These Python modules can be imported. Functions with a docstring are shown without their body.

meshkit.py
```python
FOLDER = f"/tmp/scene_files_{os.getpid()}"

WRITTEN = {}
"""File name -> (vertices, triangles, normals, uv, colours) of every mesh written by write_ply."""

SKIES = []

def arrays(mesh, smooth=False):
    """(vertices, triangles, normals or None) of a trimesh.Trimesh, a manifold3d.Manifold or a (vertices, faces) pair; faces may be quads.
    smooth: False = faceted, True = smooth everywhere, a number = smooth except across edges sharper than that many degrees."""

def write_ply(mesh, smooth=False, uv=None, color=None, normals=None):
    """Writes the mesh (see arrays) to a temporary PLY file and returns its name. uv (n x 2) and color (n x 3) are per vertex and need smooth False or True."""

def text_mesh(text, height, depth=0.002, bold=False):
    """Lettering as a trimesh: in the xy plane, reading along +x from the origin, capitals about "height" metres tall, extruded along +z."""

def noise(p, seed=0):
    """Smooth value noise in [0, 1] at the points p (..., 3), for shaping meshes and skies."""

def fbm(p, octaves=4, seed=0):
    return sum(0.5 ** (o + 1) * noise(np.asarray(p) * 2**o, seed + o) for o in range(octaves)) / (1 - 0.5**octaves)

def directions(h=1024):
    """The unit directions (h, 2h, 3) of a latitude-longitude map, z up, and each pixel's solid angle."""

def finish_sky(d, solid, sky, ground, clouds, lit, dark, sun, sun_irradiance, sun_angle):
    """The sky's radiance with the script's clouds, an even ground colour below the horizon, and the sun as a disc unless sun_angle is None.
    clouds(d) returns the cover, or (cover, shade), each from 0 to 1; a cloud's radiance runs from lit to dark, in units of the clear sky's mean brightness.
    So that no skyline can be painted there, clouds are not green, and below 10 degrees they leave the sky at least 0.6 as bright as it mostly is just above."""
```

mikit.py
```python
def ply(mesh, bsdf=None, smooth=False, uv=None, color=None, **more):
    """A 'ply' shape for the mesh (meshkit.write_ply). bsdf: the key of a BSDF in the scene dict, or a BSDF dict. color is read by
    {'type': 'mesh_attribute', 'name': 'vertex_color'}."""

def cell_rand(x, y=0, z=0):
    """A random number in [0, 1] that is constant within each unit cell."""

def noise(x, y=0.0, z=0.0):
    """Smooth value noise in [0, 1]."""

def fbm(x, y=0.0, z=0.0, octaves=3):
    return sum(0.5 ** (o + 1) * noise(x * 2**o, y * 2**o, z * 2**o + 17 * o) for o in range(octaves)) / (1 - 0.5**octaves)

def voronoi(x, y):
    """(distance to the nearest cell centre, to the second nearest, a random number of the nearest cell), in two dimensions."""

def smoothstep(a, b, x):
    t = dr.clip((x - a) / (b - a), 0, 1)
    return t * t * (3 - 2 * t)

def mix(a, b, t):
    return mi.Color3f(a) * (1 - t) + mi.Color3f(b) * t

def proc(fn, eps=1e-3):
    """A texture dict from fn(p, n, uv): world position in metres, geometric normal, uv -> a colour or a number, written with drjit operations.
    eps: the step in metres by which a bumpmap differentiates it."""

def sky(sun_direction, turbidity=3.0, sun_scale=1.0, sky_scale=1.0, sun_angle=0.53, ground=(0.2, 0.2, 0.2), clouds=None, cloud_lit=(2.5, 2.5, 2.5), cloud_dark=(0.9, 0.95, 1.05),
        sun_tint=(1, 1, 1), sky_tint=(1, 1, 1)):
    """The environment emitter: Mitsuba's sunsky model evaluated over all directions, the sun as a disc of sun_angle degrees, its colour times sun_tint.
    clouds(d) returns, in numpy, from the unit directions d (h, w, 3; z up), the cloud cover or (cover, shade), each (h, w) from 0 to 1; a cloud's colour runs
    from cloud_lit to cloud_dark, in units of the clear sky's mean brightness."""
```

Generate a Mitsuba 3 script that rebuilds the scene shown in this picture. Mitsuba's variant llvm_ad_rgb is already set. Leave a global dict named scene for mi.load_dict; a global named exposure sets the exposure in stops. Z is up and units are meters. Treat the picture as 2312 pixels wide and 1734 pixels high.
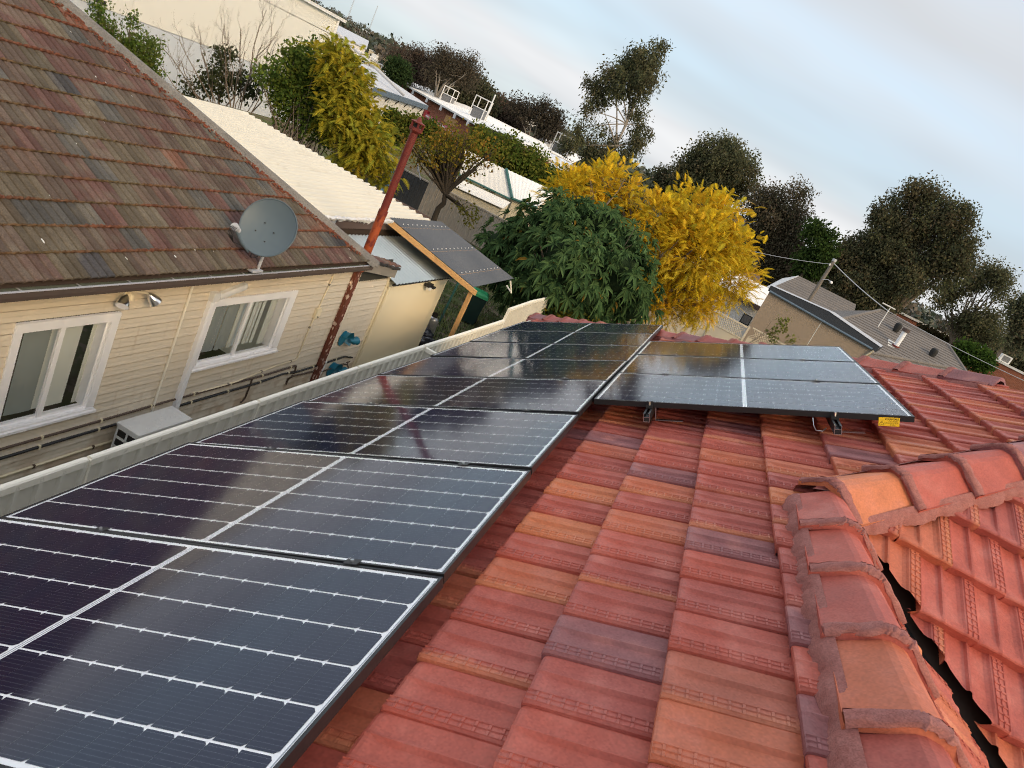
import math, random
import numpy as np, trimesh, shapely, mitsuba as mi, drjit as dr
import mikit, meshkit
from mikit import proc, noise, fbm, cell_rand, smoothstep, mix
T = mi.ScalarTransform4f
scene, labels = {}, {}
RNG = np.random.default_rng(7)

# ------------------------------------------------------------------ camera, sky, exposure
CAM = np.array([1.9627, -2.0571, 2.1659])
VIEW = np.array([-0.16477612, 0.94074885, -0.29637885])
UP = -np.array([0.48586778, -0.1840819, -0.8544275])
scene['camera'] = {'type': 'perspective', 'fov': 69.4, 'fov_axis': 'x', 'near_clip': 0.05, 'far_clip': 6000.0,
                   'to_world': T().look_at(origin=CAM.tolist(), target=(CAM + VIEW).tolist(), up=UP.tolist())}
exposure = 3.2


def clouds(d):
    az = np.arctan2(d[..., 0], d[..., 1])
    e = np.degrees(np.arcsin(np.clip(d[..., 2], -1, 1)))
    q = np.stack([d[..., 0] / (d[..., 2] + .12), d[..., 1] / (d[..., 2] + .12), 0 * e], -1)
    n1 = meshkit.fbm(q * np.array([.35, 1.1, 1]) + 3.1, 4, 3)
    n2 = meshkit.fbm(np.stack([az * 1.6, (e + 6 * az) * .15, 0 * e], -1) + 9.0, 4, 5)
    n3 = meshkit.fbm(np.stack([az * 3 + 2, (e + 9 * az) * .42, 0 * e], -1), 3, 11)
    cover = .80 + .36 * (n2 - .5) * 2 + .2 * (n1 - .5) + .2 * (n3 - .5)
    low = np.exp(-((e - 4.2 + 3.5 * (az + .3)) / 1.9) ** 2) * (.55 + .9 * (n3 - .3))     # bright bank of cloud low over the hills
    gap = np.exp(-((e - 8.6 + 3 * az) / 2.2) ** 2) * (.45 + .9 * (n3 - .5))
    cover = np.clip(cover + .3 * low - .40 * gap, .2, .98)
    zenith = (1 + 2 * np.sin(np.radians(np.clip(e, 0, 90)))) / 3                # an overcast sky is three times brighter overhead
    shade = np.clip(1.18 - zenith + .35 * (n2 - .5) + .2 * (n1 - .5) - .42 * low, 0, 1)
    return cover, shade


scene['sky'] = mikit.sky((.74, -.52, .42), turbidity=3, sun_scale=.2, sun_angle=22, clouds=clouds, ground=(.16, .15, .14),
                         cloud_lit=(2.3, 2.22, 2.15), cloud_dark=(.60, .67, .755), sun_tint=(1, .93, .82), sky_tint=(.98, 1.0, .94))

# ------------------------------------------------------------------ helpers


class MB:
    """Collects boxes, tubes, sheets and prisms into one mesh."""
    def __init__(self):
        self.v, self.f, self.n, self.c = [], [], 0, []

    def add(self, v, f, c=None):
        v = np.asarray(v, float).reshape(-1, 3)
        f = np.asarray(f, int)
        if f.shape[1] == 4:
            f = np.vstack([f[:, [0, 1, 2]], f[:, [0, 2, 3]]])
        self.v.append(v); self.f.append(f + self.n); self.n += len(v)
        if c is not None:
            self.c.append(np.broadcast_to(np.asarray(c, float), (len(v), 3)))
        return self

    def mesh(self):
        return np.vstack(self.v), np.vstack(self.f)

    def box(self, lo, hi, M=None, o=(0, 0, 0), c=None):
        lo, hi = np.asarray(lo, float), np.asarray(hi, float)
        v = np.array([[x, y, z] for x in (0, 1) for y in (0, 1) for z in (0, 1)], float) * (hi - lo) + lo
        f = [[0, 1, 3, 2], [4, 6, 7, 5], [0, 4, 5, 1], [2, 3, 7, 6], [0, 2, 6, 4], [1, 5, 7, 3]]
        if M is not None:
            v = v @ np.asarray(M, float) + np.asarray(o, float)
        return self.add(v, f, c)

    def tube(self, pts, r, seg=8, cap=True, c=None):
        pts = np.asarray(pts, float)
        r = np.broadcast_to(np.asarray(r, float), (len(pts),))
        d = np.gradient(pts, axis=0)
        d /= np.maximum(np.linalg.norm(d, axis=1, keepdims=True), 1e-9)
        ref = np.array([0, 0, 1.0]) if abs(d[0, 2]) < .9 else np.array([1.0, 0, 0])
        a = np.arange(seg) * 2 * np.pi / seg
        rings = []
        for p, t, q in zip(pts, d, r):
            x = np.cross(t, ref); x /= max(np.linalg.norm(x), 1e-9)
            y = np.cross(t, x); ref = np.cross(x, t)
            rings.append(p + q * (np.cos(a)[:, None] * x + np.sin(a)[:, None] * y))
        v = np.vstack(rings)
        f = []
        i = np.arange(seg); j = (i + 1) % seg
        for k in range(len(pts) - 1):
            f.append(np.stack([k * seg + i, k * seg + j, (k + 1) * seg + j, (k + 1) * seg + i], 1))
        f = np.vstack(f)
        f = np.vstack([f[:, [0, 1, 2]], f[:, [0, 2, 3]]])
        if cap:
            n = len(v); v = np.vstack([v, pts[:1], pts[-1:]])
            f = np.vstack([f, np.stack([j, i, i * 0 + n], 1), np.stack([(len(pts) - 1) * seg + i, (len(pts) - 1) * seg + j, i * 0 + n + 1], 1)])
        return self.add(v, f, c)

    def prism(self, poly, A, B, c=None):
        """poly: (n,3) ring A at one end and ring B at the other (same count, convex or nearly): sides and fan caps."""
        A, B = np.asarray(A, float), np.asarray(B, float)
        n = len(A); i = np.arange(n); j = (i + 1) % n
        f = np.vstack([np.stack([i, j, j + n], 1), np.stack([i, j + n, i + n], 1)])
        if poly is None:
            t = np.stack([np.zeros(n - 2, int), np.arange(1, n - 1), np.arange(2, n)], 1)
        else:
            pv, t = trimesh.creation.triangulate_polygon(shapely.Polygon(poly), engine='earcut')
            t = np.argmin(np.linalg.norm(pv[:, None] - np.asarray(poly)[None], axis=2), 1)[t]
        return self.add(np.vstack([A, B]), np.vstack([f, t[:, ::-1], t + n]), c)

    def sheet(self, G, c=None, flip=False):
        """G: (r,c,3) grid of points."""
        r, k = G.shape[:2]
        i = (np.arange(r - 1)[:, None] * k + np.arange(k - 1)).ravel()
        f = np.stack([i, i + 1, i + k + 1, i + k], 1)
        return self.add(G.reshape(-1, 3), f[:, ::-1] if flip else f, c)


def ex(profile, d, p0, p1, X, Y):
    """Extrude a 2-D ring along p0->p1 with axes X, Y: two rings."""
    P = np.asarray(profile, float)
    off = P[:, :1] * np.asarray(X, float) + P[:, 1:] * np.asarray(Y, float)
    return np.asarray(p0, float) + off, np.asarray(p1, float) + off


def numbered(key):
    if key not in USED:
        USED.add(key)
        return key
    n = COUNT.get(key, 0) + 1
    while f'{key}_{n:03d}' in USED:
        n += 1
    COUNT[key] = n
    k = f'{key}_{n:03d}'
    USED.add(k)
    return k


USED, COUNT = set(), {}


def put(key, mesh, bsdf, smooth=False, **kw):
    key = numbered(key)
    if isinstance(mesh, MB):
        if mesh.c:
            kw['color'] = np.vstack(mesh.c)
        mesh = mesh.mesh()
    scene[key] = mikit.ply(mesh, bsdf, smooth, **kw)
    return key


def say(key, label, cat=None, group=None, kind=None):
    d = {'label': label}
    if cat: d['category'] = cat
    if group: d['group'] = group
    if kind: d['kind'] = kind
    labels[key] = d
    return key


def thing(name, label, cat, group=None):
    return say(numbered(name), label, cat, group)


def rgb(*c):
    return {'type': 'rgb', 'value': list(c)}


def mat(name, color, rough=.6, spec=.4, metal=0., two=True, **kw):
    b = {'type': 'principled', 'base_color': color if isinstance(color, dict) else rgb(*color), 'roughness': rough, 'specular': spec, 'metallic': metal, **kw}
    scene[name] = {'type': 'twosided', 'bsdf': b} if two else b


VC = {'type': 'mesh_attribute', 'name': 'vertex_color'}
# ------------------------------------------------------------------ materials


def f_terracotta(p, n, uv):
    # uv.x: a random number of the tile; uv.y: 0..1 across it
    r = uv.x
    q = fbm(p.x * 9, p.y * 9, p.z * 9)
    fine = noise(p.x * 160, p.y * 160, p.z * 160)
    a = mix(mi.Color3f(.39, .088, .062), mi.Color3f(.33, .078, .062), smoothstep(.15, .6, r))
    a = mix(a, mi.Color3f(.44, .125, .066), smoothstep(.70, .76, r))
    a = mix(a, mi.Color3f(.235, .088, .092), smoothstep(.885, .90, r))
    a = mix(a, mi.Color3f(.52, .17, .078), smoothstep(.945, .955, r))
    edge = smoothstep(.80, 1.0, uv.y + .35 * (q - .5)) * smoothstep(.25, .55, noise(r * 91, 3.0, 1.0))
    a = mix(a, mi.Color3f(.50, .19, .095), .7 * edge * smoothstep(.3, .5, r) * (1 - smoothstep(.885, .90, r)))
    a = mix(a, mi.Color3f(.40, .16, .13), .40 * smoothstep(.45, .85, q))
    return a * (.86 + .28 * fine) * (.8 + .4 * q)


def f_terr_rough(p, n, uv):
    return .34 + .3 * fbm(p.x * 7, p.y * 7, p.z * 7) + .1 * noise(p.x * 190, p.y * 190, p.z * 190)


def f_mortar(p, n, uv):
    q = fbm(p.x * 40, p.y * 40, p.z * 40)
    g = noise(p.x * 260, p.y * 260, p.z * 260)
    return mix(mi.Color3f(.25, .085, .072), mi.Color3f(.34, .15, .135), q) * (.72 + .5 * g)


def f_oldtile(p, n, uv):
    r = uv.x
    q = fbm(p.x * 5, p.y * 5, p.z * 5)
    g = noise(p.x * 110, p.y * 110, p.z * 110)
    r2 = cell_rand(uv.y * 3, r * 977., 2.)                 # each rib has weathered a little differently
    a = mix(mi.Color3f(.112, .083, .068), mi.Color3f(.122, .068, .060), smoothstep(.25, .5, r))
    a = mix(a, mi.Color3f(.118, .098, .072), smoothstep(.60, .66, r))
    a = mix(a, mi.Color3f(.092, .089, .084), smoothstep(.80, .82, r))
    a = mix(a, mi.Color3f(.062, .060, .064), smoothstep(.93, .94, r))
    a = mix(a, mi.Color3f(.17, .085, .06), smoothstep(.972, .976, r))
    a = mix(a, mi.Color3f(.13, .115, .09), .55 * smoothstep(.42, .75, q))
    return a * (.62 + .5 * g) * (.8 + .4 * q) * (.72 + .5 * r2)


def f_concrete(p, n, uv):
    q = fbm(p.x * 6, p.y * 6, p.z * 6)
    g = noise(p.x * 90, p.y * 90, p.z * 90)
    return mix(mi.Color3f(.13, .125, .12), mi.Color3f(.24, .225, .205), q) * (.6 + .65 * g)


def f_clad(p, n, uv):
    q = fbm(p.x * 1.5, p.y * .8, p.z * 2.2)
    s = noise(p.y * 26, p.z * 3.0, 1.0)
    a = mix(mi.Color3f(.63, .56, .45), mi.Color3f(.58, .53, .44), q)
    a = mix(a, mi.Color3f(.57, .44, .25), .5 * smoothstep(-1.42, -1.1, p.z))      # boards yellower towards the eave
    a = mix(a, mi.Color3f(.40, .30, .19), .35 * smoothstep(.6, .9, s) * smoothstep(.5, .75, q))
    low = smoothstep(-2.9, -3.4, p.z) * smoothstep(.35, .65, fbm(p.y * 6, p.z * 6, 2.0))
    return mix(a, mi.Color3f(.34, .22, .12), .55 * low)


def f_rust(p, n, uv):
    q = fbm(p.x * 14, p.y * 14, p.z * 7)
    chip = smoothstep(.60, .66, fbm(p.x * 22 + 4, p.y * 22, p.z * 11))
    a = mix(mi.Color3f(.095, .032, .022), mi.Color3f(.18, .055, .03), q)
    return mix(a, mi.Color3f(.52, .40, .33), chip * smoothstep(-.6, -1.1, p.z))


def f_rust_pole(p, n, uv):
    q = fbm(p.x * 10, p.y * 10, p.z * 5)
    a = mix(mi.Color3f(.105, .016, .013), mi.Color3f(.18, .028, .018), q)
    o = smoothstep(.15, -.2, p.z) * smoothstep(.3, .6, fbm(p.x * 22, p.y * 22, p.z * 9))
    return mix(a, mi.Color3f(.40, .085, .022), .75 * o)


def f_cell(p, n, uv):
    # uv.y runs across a solar cell: ten thin silver busbars; uv.x along it
    t = uv.y * 10
    l = dr.abs(t - dr.floor(t) - .5)
    w = 1 - smoothstep(.012, .034, l)
    x = uv.x * 8
    pad = 1 - smoothstep(.06, .12, dr.abs(x - dr.floor(x) - .5))
    return mix(mi.Color3f(.0058, .0062, .0275), mi.Color3f(.22, .24, .28), w * (.40 + .6 * pad))


def f_poly(p, n, uv):
    q = fbm(p.x * .9, p.y * .9, 1.0)
    return mix(mi.Color3f(.055, .062, .075), mi.Color3f(.085, .09, .10), q)


def f_zinc(p, n, uv):
    q = fbm(p.x * 2, p.y * 2, p.z * 2)
    return mix(mi.Color3f(.36, .42, .43), mi.Color3f(.50, .55, .56), q)


def f_whiteroof(p, n, uv):
    q = fbm(p.x * .8, p.y * .8, 0.)
    d = smoothstep(.68, .8, fbm(p.x * 3.1, p.y * 3.1, 4.))
    return mix(mix(mi.Color3f(.62, .59, .50), mi.Color3f(.56, .53, .45), q), mi.Color3f(.45, .40, .30), .25 * d)


def f_brick(p, n, uv):
    # far brickwork: about a pixel per brick
    u = p.x + p.y * .31
    z = p.z / .086
    row = dr.floor(z)
    c = u / .24 + .5 * (row - 2 * dr.floor(row / 2))
    m = (1 - smoothstep(.06, .14, dr.abs(c - dr.floor(c) - .5) - .36)) * (1 - smoothstep(.05, .12, dr.abs(z - row - .5) - .33))
    a = mix(mi.Color3f(.30, .095, .05), mi.Color3f(.21, .062, .035), cell_rand(c, row, 3))
    return mix(mi.Color3f(.30, .22, .17), a, .25 + .75 * m) * (.85 + .3 * fbm(u * .5, p.z * .7, 0.))


def f_ground(p, n, uv):
    q = fbm(p.x * .9, p.y * .9, 0.)
    r = fbm(p.x * 5, p.y * 5, 2.)
    a = mix(mi.Color3f(.075, .065, .045), mi.Color3f(.06, .075, .03), smoothstep(.4, .6, q))
    return mix(a, mi.Color3f(.12, .10, .075), smoothstep(.5, .7, r))


def f_timber(p, n, uv):
    g = noise(p.x * 8 + p.z * 6, p.y * 60, p.z * 50)
    k = fbm(p.x * 4, p.y * 9, p.z * 4)
    return mix(mi.Color3f(.52, .31, .13), mi.Color3f(.38, .20, .075), .6 * g + .5 * smoothstep(.5, .8, k))


def f_bark(p, n, uv):
    g = fbm(p.x * 5, p.y * 5, p.z * 1.5)
    return mix(mi.Color3f(.10, .075, .055), mi.Color3f(.24, .20, .165), g)


def f_greytile(p, n, uv):
    q = fbm(p.x * .8, p.y * .8, p.z * .8)
    return mix(mi.Color3f(.13, .12, .115), mi.Color3f(.19, .17, .155), q)


mat('terracotta', proc(f_terracotta), proc(f_terr_rough), .42)
mat('pointing', proc(f_mortar), .8, .2)
mat('old_tile', proc(f_oldtile), .85, .2)
mat('old_concrete', proc(f_concrete), .9, .2)
mat('cladding', proc(f_clad), .42, .4)
mat('rust_strip', proc(f_rust), .7, .3)
mat('rust_pole', proc(f_rust_pole), .5, .4)
mat('solar_cell', proc(f_cell), .075, .5)
mat('backsheet', (.84, .85, .87), .075, .5)
mat('ribbon', (.34, .36, .40), .075, .5)
mat('black_frame', (.011, .012, .014), .34, .5)
mat('black_metal', (.014, .014, .016), .4, .5)
mat('alloy', (.62, .63, .65), .3, .5, 1.0)
mat('fence_cream', (.76, .73, .64), .4, .45)
mat('fence_sheet', (.58, .56, .50), .4, .45)
mat('white_paint', (.78, .79, .82), .4, .45)
mat('cream_paint', (.72, .64, .46), .5, .4)
mat('brown_gutter', (.075, .055, .048), .35, .5)
mat('gutter_inside', (.16, .19, .17), .8, .2)
mat('polycarbonate', proc(f_poly), .22, .5)
mat('zinc', proc(f_zinc), .3, .5, .75)
mat('white_roof', proc(f_whiteroof), .45, .4)
mat('brickwork', proc(f_brick), .85, .2)
mat('earth', proc(f_ground), .95, .1)
mat('timber', proc(f_timber), .7, .3)
mat('bark', proc(f_bark), .9, .2)
mat('grey_roof_tile', proc(f_greytile), .7, .3)
mat('dish_grey', (.09, .125, .152), .5, .4)
mat('teal_plastic', (.02, .17, .26), .35, .5)
mat('dark', (.02, .02, .02), .6, .3)
mat('dark_brown', (.05, .035, .028), .8, .2)  # plain dark brown of the sarking, soffit and annexe wall
mat('grey_board', (.22, .20, .175), .7, .3)
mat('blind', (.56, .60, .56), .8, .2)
mat('blind_dark', (.24, .28, .28), .8, .2)  # blind with the dark reflection of the glass put into its colour
mat('room', (.05, .05, .045), .9, .1)
mat('brown_pipe', (.085, .055, .04), .4, .45)
mat('chrome', (.82, .80, .78), .12, .5, 1.0)
mat('fan_white', (.66, .67, .67), .45, .4)
mat('bin_green', (.012, .035, .03), .45, .45)
mat('lid_green', (.03, .30, .12), .4, .45)
mat('bag_black', (.012, .013, .022), .22, .5)
mat('steel_keg', (.45, .46, .48), .3, .5, .8)
mat('label_yellow', (.85, .56, .02), .45, .4)
mat('print_black', (.01, .01, .01), .6, .3)
mat('yard_fence', (.36, .325, .285), .5, .4)
mat('yard_fence_dark', (.06, .062, .066), .7, .3)
mat('sheet_white', (.74, .735, .72), .45, .4)
mat("sheet_grey", (.40, .42, .46), .4, .5)
mat('sheet_blue', (.11, .16, .22), .5, .4)
mat('trim_green', (.03, .11, .10), .5, .4)
mat('warehouse_wall', (.76, .755, .71), .55, .3)
mat('warehouse_band', (.56, .61, .68), .5, .3)
mat('beige_wall', (.31, .245, .185), .75, .25)
mat('slate_trim', (.03, .035, .045), .45, .5)
mat('pale_wall', (.62, .61, .58), .7, .3)
mat('cream_wall', (.55, .50, .38), .7, .3)
mat('lattice_cream', (.62, .55, .43), .7, .3)
mat('window_dark', (.03, .045, .05), .1, .5)
mat('window_grey', (.16, .16, .165), .3, .5)
mat('pole_wood', (.20, .175, .15), .85, .2)
mat('pink_sheet', (.55, .16, .20), .5, .4)
mat('red_paint', (.45, .03, .04), .4, .4)
mat('leaf_plain', VC, .55, .3)
mat('flower_red', (.42, .07, .09), .7, .2)
mat('fascia_timber', (.10, .072, .065), .8, .2)
mat('tar_white', (.60, .60, .60), .8, .2)
mat('vc_rough', VC, .9, .15)
mat('bark_dark', (.055, .045, .036), .9, .2)
mat('bark_pale', (.30, .27, .235), .85, .2)
scene['leaf_glossy'] = {'type': 'principledthin', 'base_color': VC, 'roughness': .32, 'spec_trans': 0., 'diff_trans': .5, 'eta': 1.5}
scene['leaf'] = {'type': 'principledthin', 'base_color': VC, 'roughness': .55, 'spec_trans': 0., 'diff_trans': .7, 'eta': 1.4}
scene['window_glass'] = {'type': 'thindielectric'}

# ------------------------------------------------------------------ the red roof under the camera
PIT = math.radians(27.19)
CP, SP, TP = math.cos(PIT), math.sin(PIT), math.tan(PIT)
GAUGE, COVER = .345, .248


def roofA(u, v, w=0.):
    """u up the slope, v along the eaves, w off the plane of the solar panels' tops."""
    return np.array([u * CP - w * SP, v, u * SP + w * CP])


N0 = -.196                        # tile bed below the panel plane
XJ, YJ = 2.915, 1.45              # where the near ridge meets the hip
ZJ = XJ * TP + N0 / CP            # height of the tile beds there
house = thing('red_tiled_house', 'house with the glossy red terracotta tiled roof under the solar panels', 'house')


def tile_shape(detail, rng, last=False):
    """One interlocking clay tile: a (up the slope), b (across), n; two hollow pans, a roll between, a ribbed band on the right."""
    B = np.array([0, .03, .055, .10, .16, .30, .345, .375, .405, .44, .60, .68, .735, .77, .80, .985, 1.0])
    H = np.array([.004, .006, .004, .001, 0, 0, .003, .015, .017, .003, 0, .001, .008, .0165, .018, .018, .014])
    pan = np.array([0, 0, .35, .8, 1, 1, .8, .1, .1, .85, 1, .9, .4, 0, 0, 0, 0])
    A = np.array([0, .004, .012, .024, .05, .09, .16, .25, .36])
    close = np.interp(A, [0, .02, .065], [1, .9, 0])           # the pans close towards the butt
    b = B * COVER
    G = np.zeros((len(A), len(B), 3))
    G[..., 0] = A[:, None]
    G[..., 1] = b
    G[..., 2] = H + close[:, None] * pan * .014 + .043 * (1 - A[:, None] / GAUGE)
    G[0, :, 2] -= .011
    G[1, :, 2] -= .004
    G[2, :, 2] -= .001
    m = MB()
    m.sheet(G)
    low = G[0].copy(); low[:, 2] = -.004 + .006 * pan + .0; low[:, 0] += .004
    m.sheet(np.stack([low, G[0]]))
    G[:, -1, 2] -= .002
    R = np.stack([G[:, -1], G[:, -1] - [0, .0, .036]])
    R[1, 0, 2] = low[-1, 2]
    m.sheet(R)
    Lf = np.stack([G[:, 0] - [0, 0, .02], G[:, 0]])
    m.sheet(Lf)
    if detail:
        zz = lambda a: .018 + .043 * (1 - a / GAUGE)
        for k in range(9):
            a = .03 + .036 * k
            for j in range(2):
                b0 = (.808 + .095 * j) * COVER
                b1 = b0 + .018
                m.box([a, b0, zz(a) - .003], [a + .0075, b1, zz(a) + .0028])
        for bb in (.80, .885, .975):
            v = np.array([[.006, bb * COVER - .002, zz(.006) - .003], [.006, bb * COVER + .0025, zz(.006) - .003], [.006, bb * COVER, zz(.006) + .0035],
                          [.34, bb * COVER - .002, zz(.34) - .003], [.34, bb * COVER + .0025, zz(.34) - .003], [.34, bb * COVER, zz(.34) + .0035]])
            m.add(v, [[0, 2, 5, 3], [1, 4, 5, 2], [0, 1, 2, 2]])
    return m.mesh()


TILE_D, TILE_S = tile_shape(True, RNG), tile_shape(False, RNG)


def clip(v, f, planes):
    """Cut a mesh by upright planes (point, outward normal): what lies outside goes."""
    for o, n in planes:
        s = (v - np.asarray(o)) @ np.asarray(n)
        if (s <= 0).all():
            continue
        if (s >= 0).all():
            return None
        tm = trimesh.intersections.slice_mesh_plane(trimesh.Trimesh(v, f, process=False), -np.asarray(n, float), np.asarray(o, float))
        if len(tm.faces) == 0:
            return None
        v, f = np.asarray(tm.vertices), np.asarray(tm.faces)
    return v, f


TILES = []


def lay(origin, ea, eb, en, ka, kb, offs, planes, keep, rng):
    for k in ka:
        for j in kb:
            a0 = k * GAUGE
            b0 = j * COVER + offs(k)
            p = origin + ea * (a0 + .17) + eb * (b0 + .124)
            if not keep(a0, b0, p):
                continue
            d = np.linalg.norm(p - CAM)
            v, f = TILE_D if d < 4.6 else TILE_S
            t = v[:, 1] / COVER
            loc = v + rng.normal(0, [.0025, .0012, .0012])
            r = rng.normal(0, .006)
            loc[:, 1] += r * (v[:, 0] - .17)
            loc[:, 2] += rng.normal(0, .008) * (v[:, 1] - .124) + rng.normal(0, .006) * v[:, 0]
            w = origin + (a0 + loc[:, :1]) * ea + (b0 + loc[:, 1:2]) * eb + loc[:, 2:] * en
            tid = rng.random()
            c = clip(w, f, planes) if planes else (w, f)
            if c is None:
                continue
            w2, f2 = c
            if len(w2) == len(w):
                tt = t
            else:
                tt = np.clip(((w2 - origin) @ eb - b0) / COVER, 0, 1)
            TILES.append((d, w2, f2, np.stack([np.full(len(w2), tid), tt], 1)))


rt = np.random.default_rng(11)
eA, bA, nA = np.array([CP, 0, SP]), np.array([0, -1., 0]), np.array([-SP, 0, CP])
oA = roofA(-.166, 0, N0)
S2 = math.sqrt(.5)
hipN = np.array([S2, -S2, 0])
# slope under the panels: uphill of the ridge and of the two hips is cut away
def keepA(a, b, p):
    u, v = a - .166, -b - .124
    if v < -1.6 or v > 9.4:
        return False
    x = (u + .17) * CP
    if v < YJ and x > XJ + .2: return False
    if v >= YJ and (x - XJ) > (v - YJ) + .3: return False
    if x > 9.12 - v + .3: return False
    if u < 1.35 and u > .05 and v < 7.35 and v > -1.2: return False      # out of sight under the panels
    if 2.05 < u < 3.2 and 3.55 < v < 5.4: return False
    return True
pl_far = (np.array([0, 9.12, 0]), np.array([S2, S2, 0]))
near_planes = [(np.array([XJ - .02, 0, 0]), np.array([1., 0, 0]))]
ph = lambda k: -(.9 if k % 2 == 0 else .4) * COVER - COVER      # broken bond
for sel, planes in (((lambda v: v < YJ), near_planes), ((lambda v: v >= YJ), [(np.array([XJ, YJ, 0]), hipN), pl_far])):
    lay(oA, eA, bA, nA, range(0, 17), range(-40, 8), ph, planes, lambda a, b, p, s=sel: s(-b - .124) and keepA(a, b, p), rt)
# the slope that faces the camera past the hip (falls towards -y)
eC, bC, nC = np.array([0, CP, SP]), np.array([1., 0, 0]), np.array([0, -SP, CP])
oC = np.array([XJ, YJ, ZJ])
lay(oC + eC * .027, eC, bC, nC, range(-7, 6), range(0, 12), lambda k: (.085 if k % 2 == 0 else -.04),
    [(np.array([XJ, YJ, 0]), -hipN), (np.array([XJ + .15, YJ, 0]), np.array([-S2, -S2, 0]))],
    lambda a, b, p: p[0] < 5.6 and p[1] > -1.2, rt)
# the narrow slope beyond the near ridge (falls towards +x) down to the valley
eB, bB, nB = np.array([-CP, 0, SP]), np.array([0, 1., 0]), np.array([SP, 0, CP])
oB = np.array([XJ, 0, ZJ])
lay(oB - eB * .31, eB, bB, nB, range(-7, 1), range(-10, 7), lambda k: (.05 if k % 2 == 0 else -.074),
    [(np.array([XJ + .02, 0, 0]), np.array([-1., 0, 0])), (np.array([XJ + .055, YJ, 0]), np.array([S2, S2, 0]))],
    lambda a, b, p: True, rt)


def in_frame(p, pad=.06):
    q = p - CAM
    z = q @ VIEW
    r = np.cross(VIEW, UP)
    x, y = (q @ r) / z / math.tan(math.radians(34.7)), (q @ UP) / z / math.tan(math.radians(34.7)) * 4 / 3
    return z > 0 and abs(x) < 1 + pad and abs(y) < 1 + pad


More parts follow.
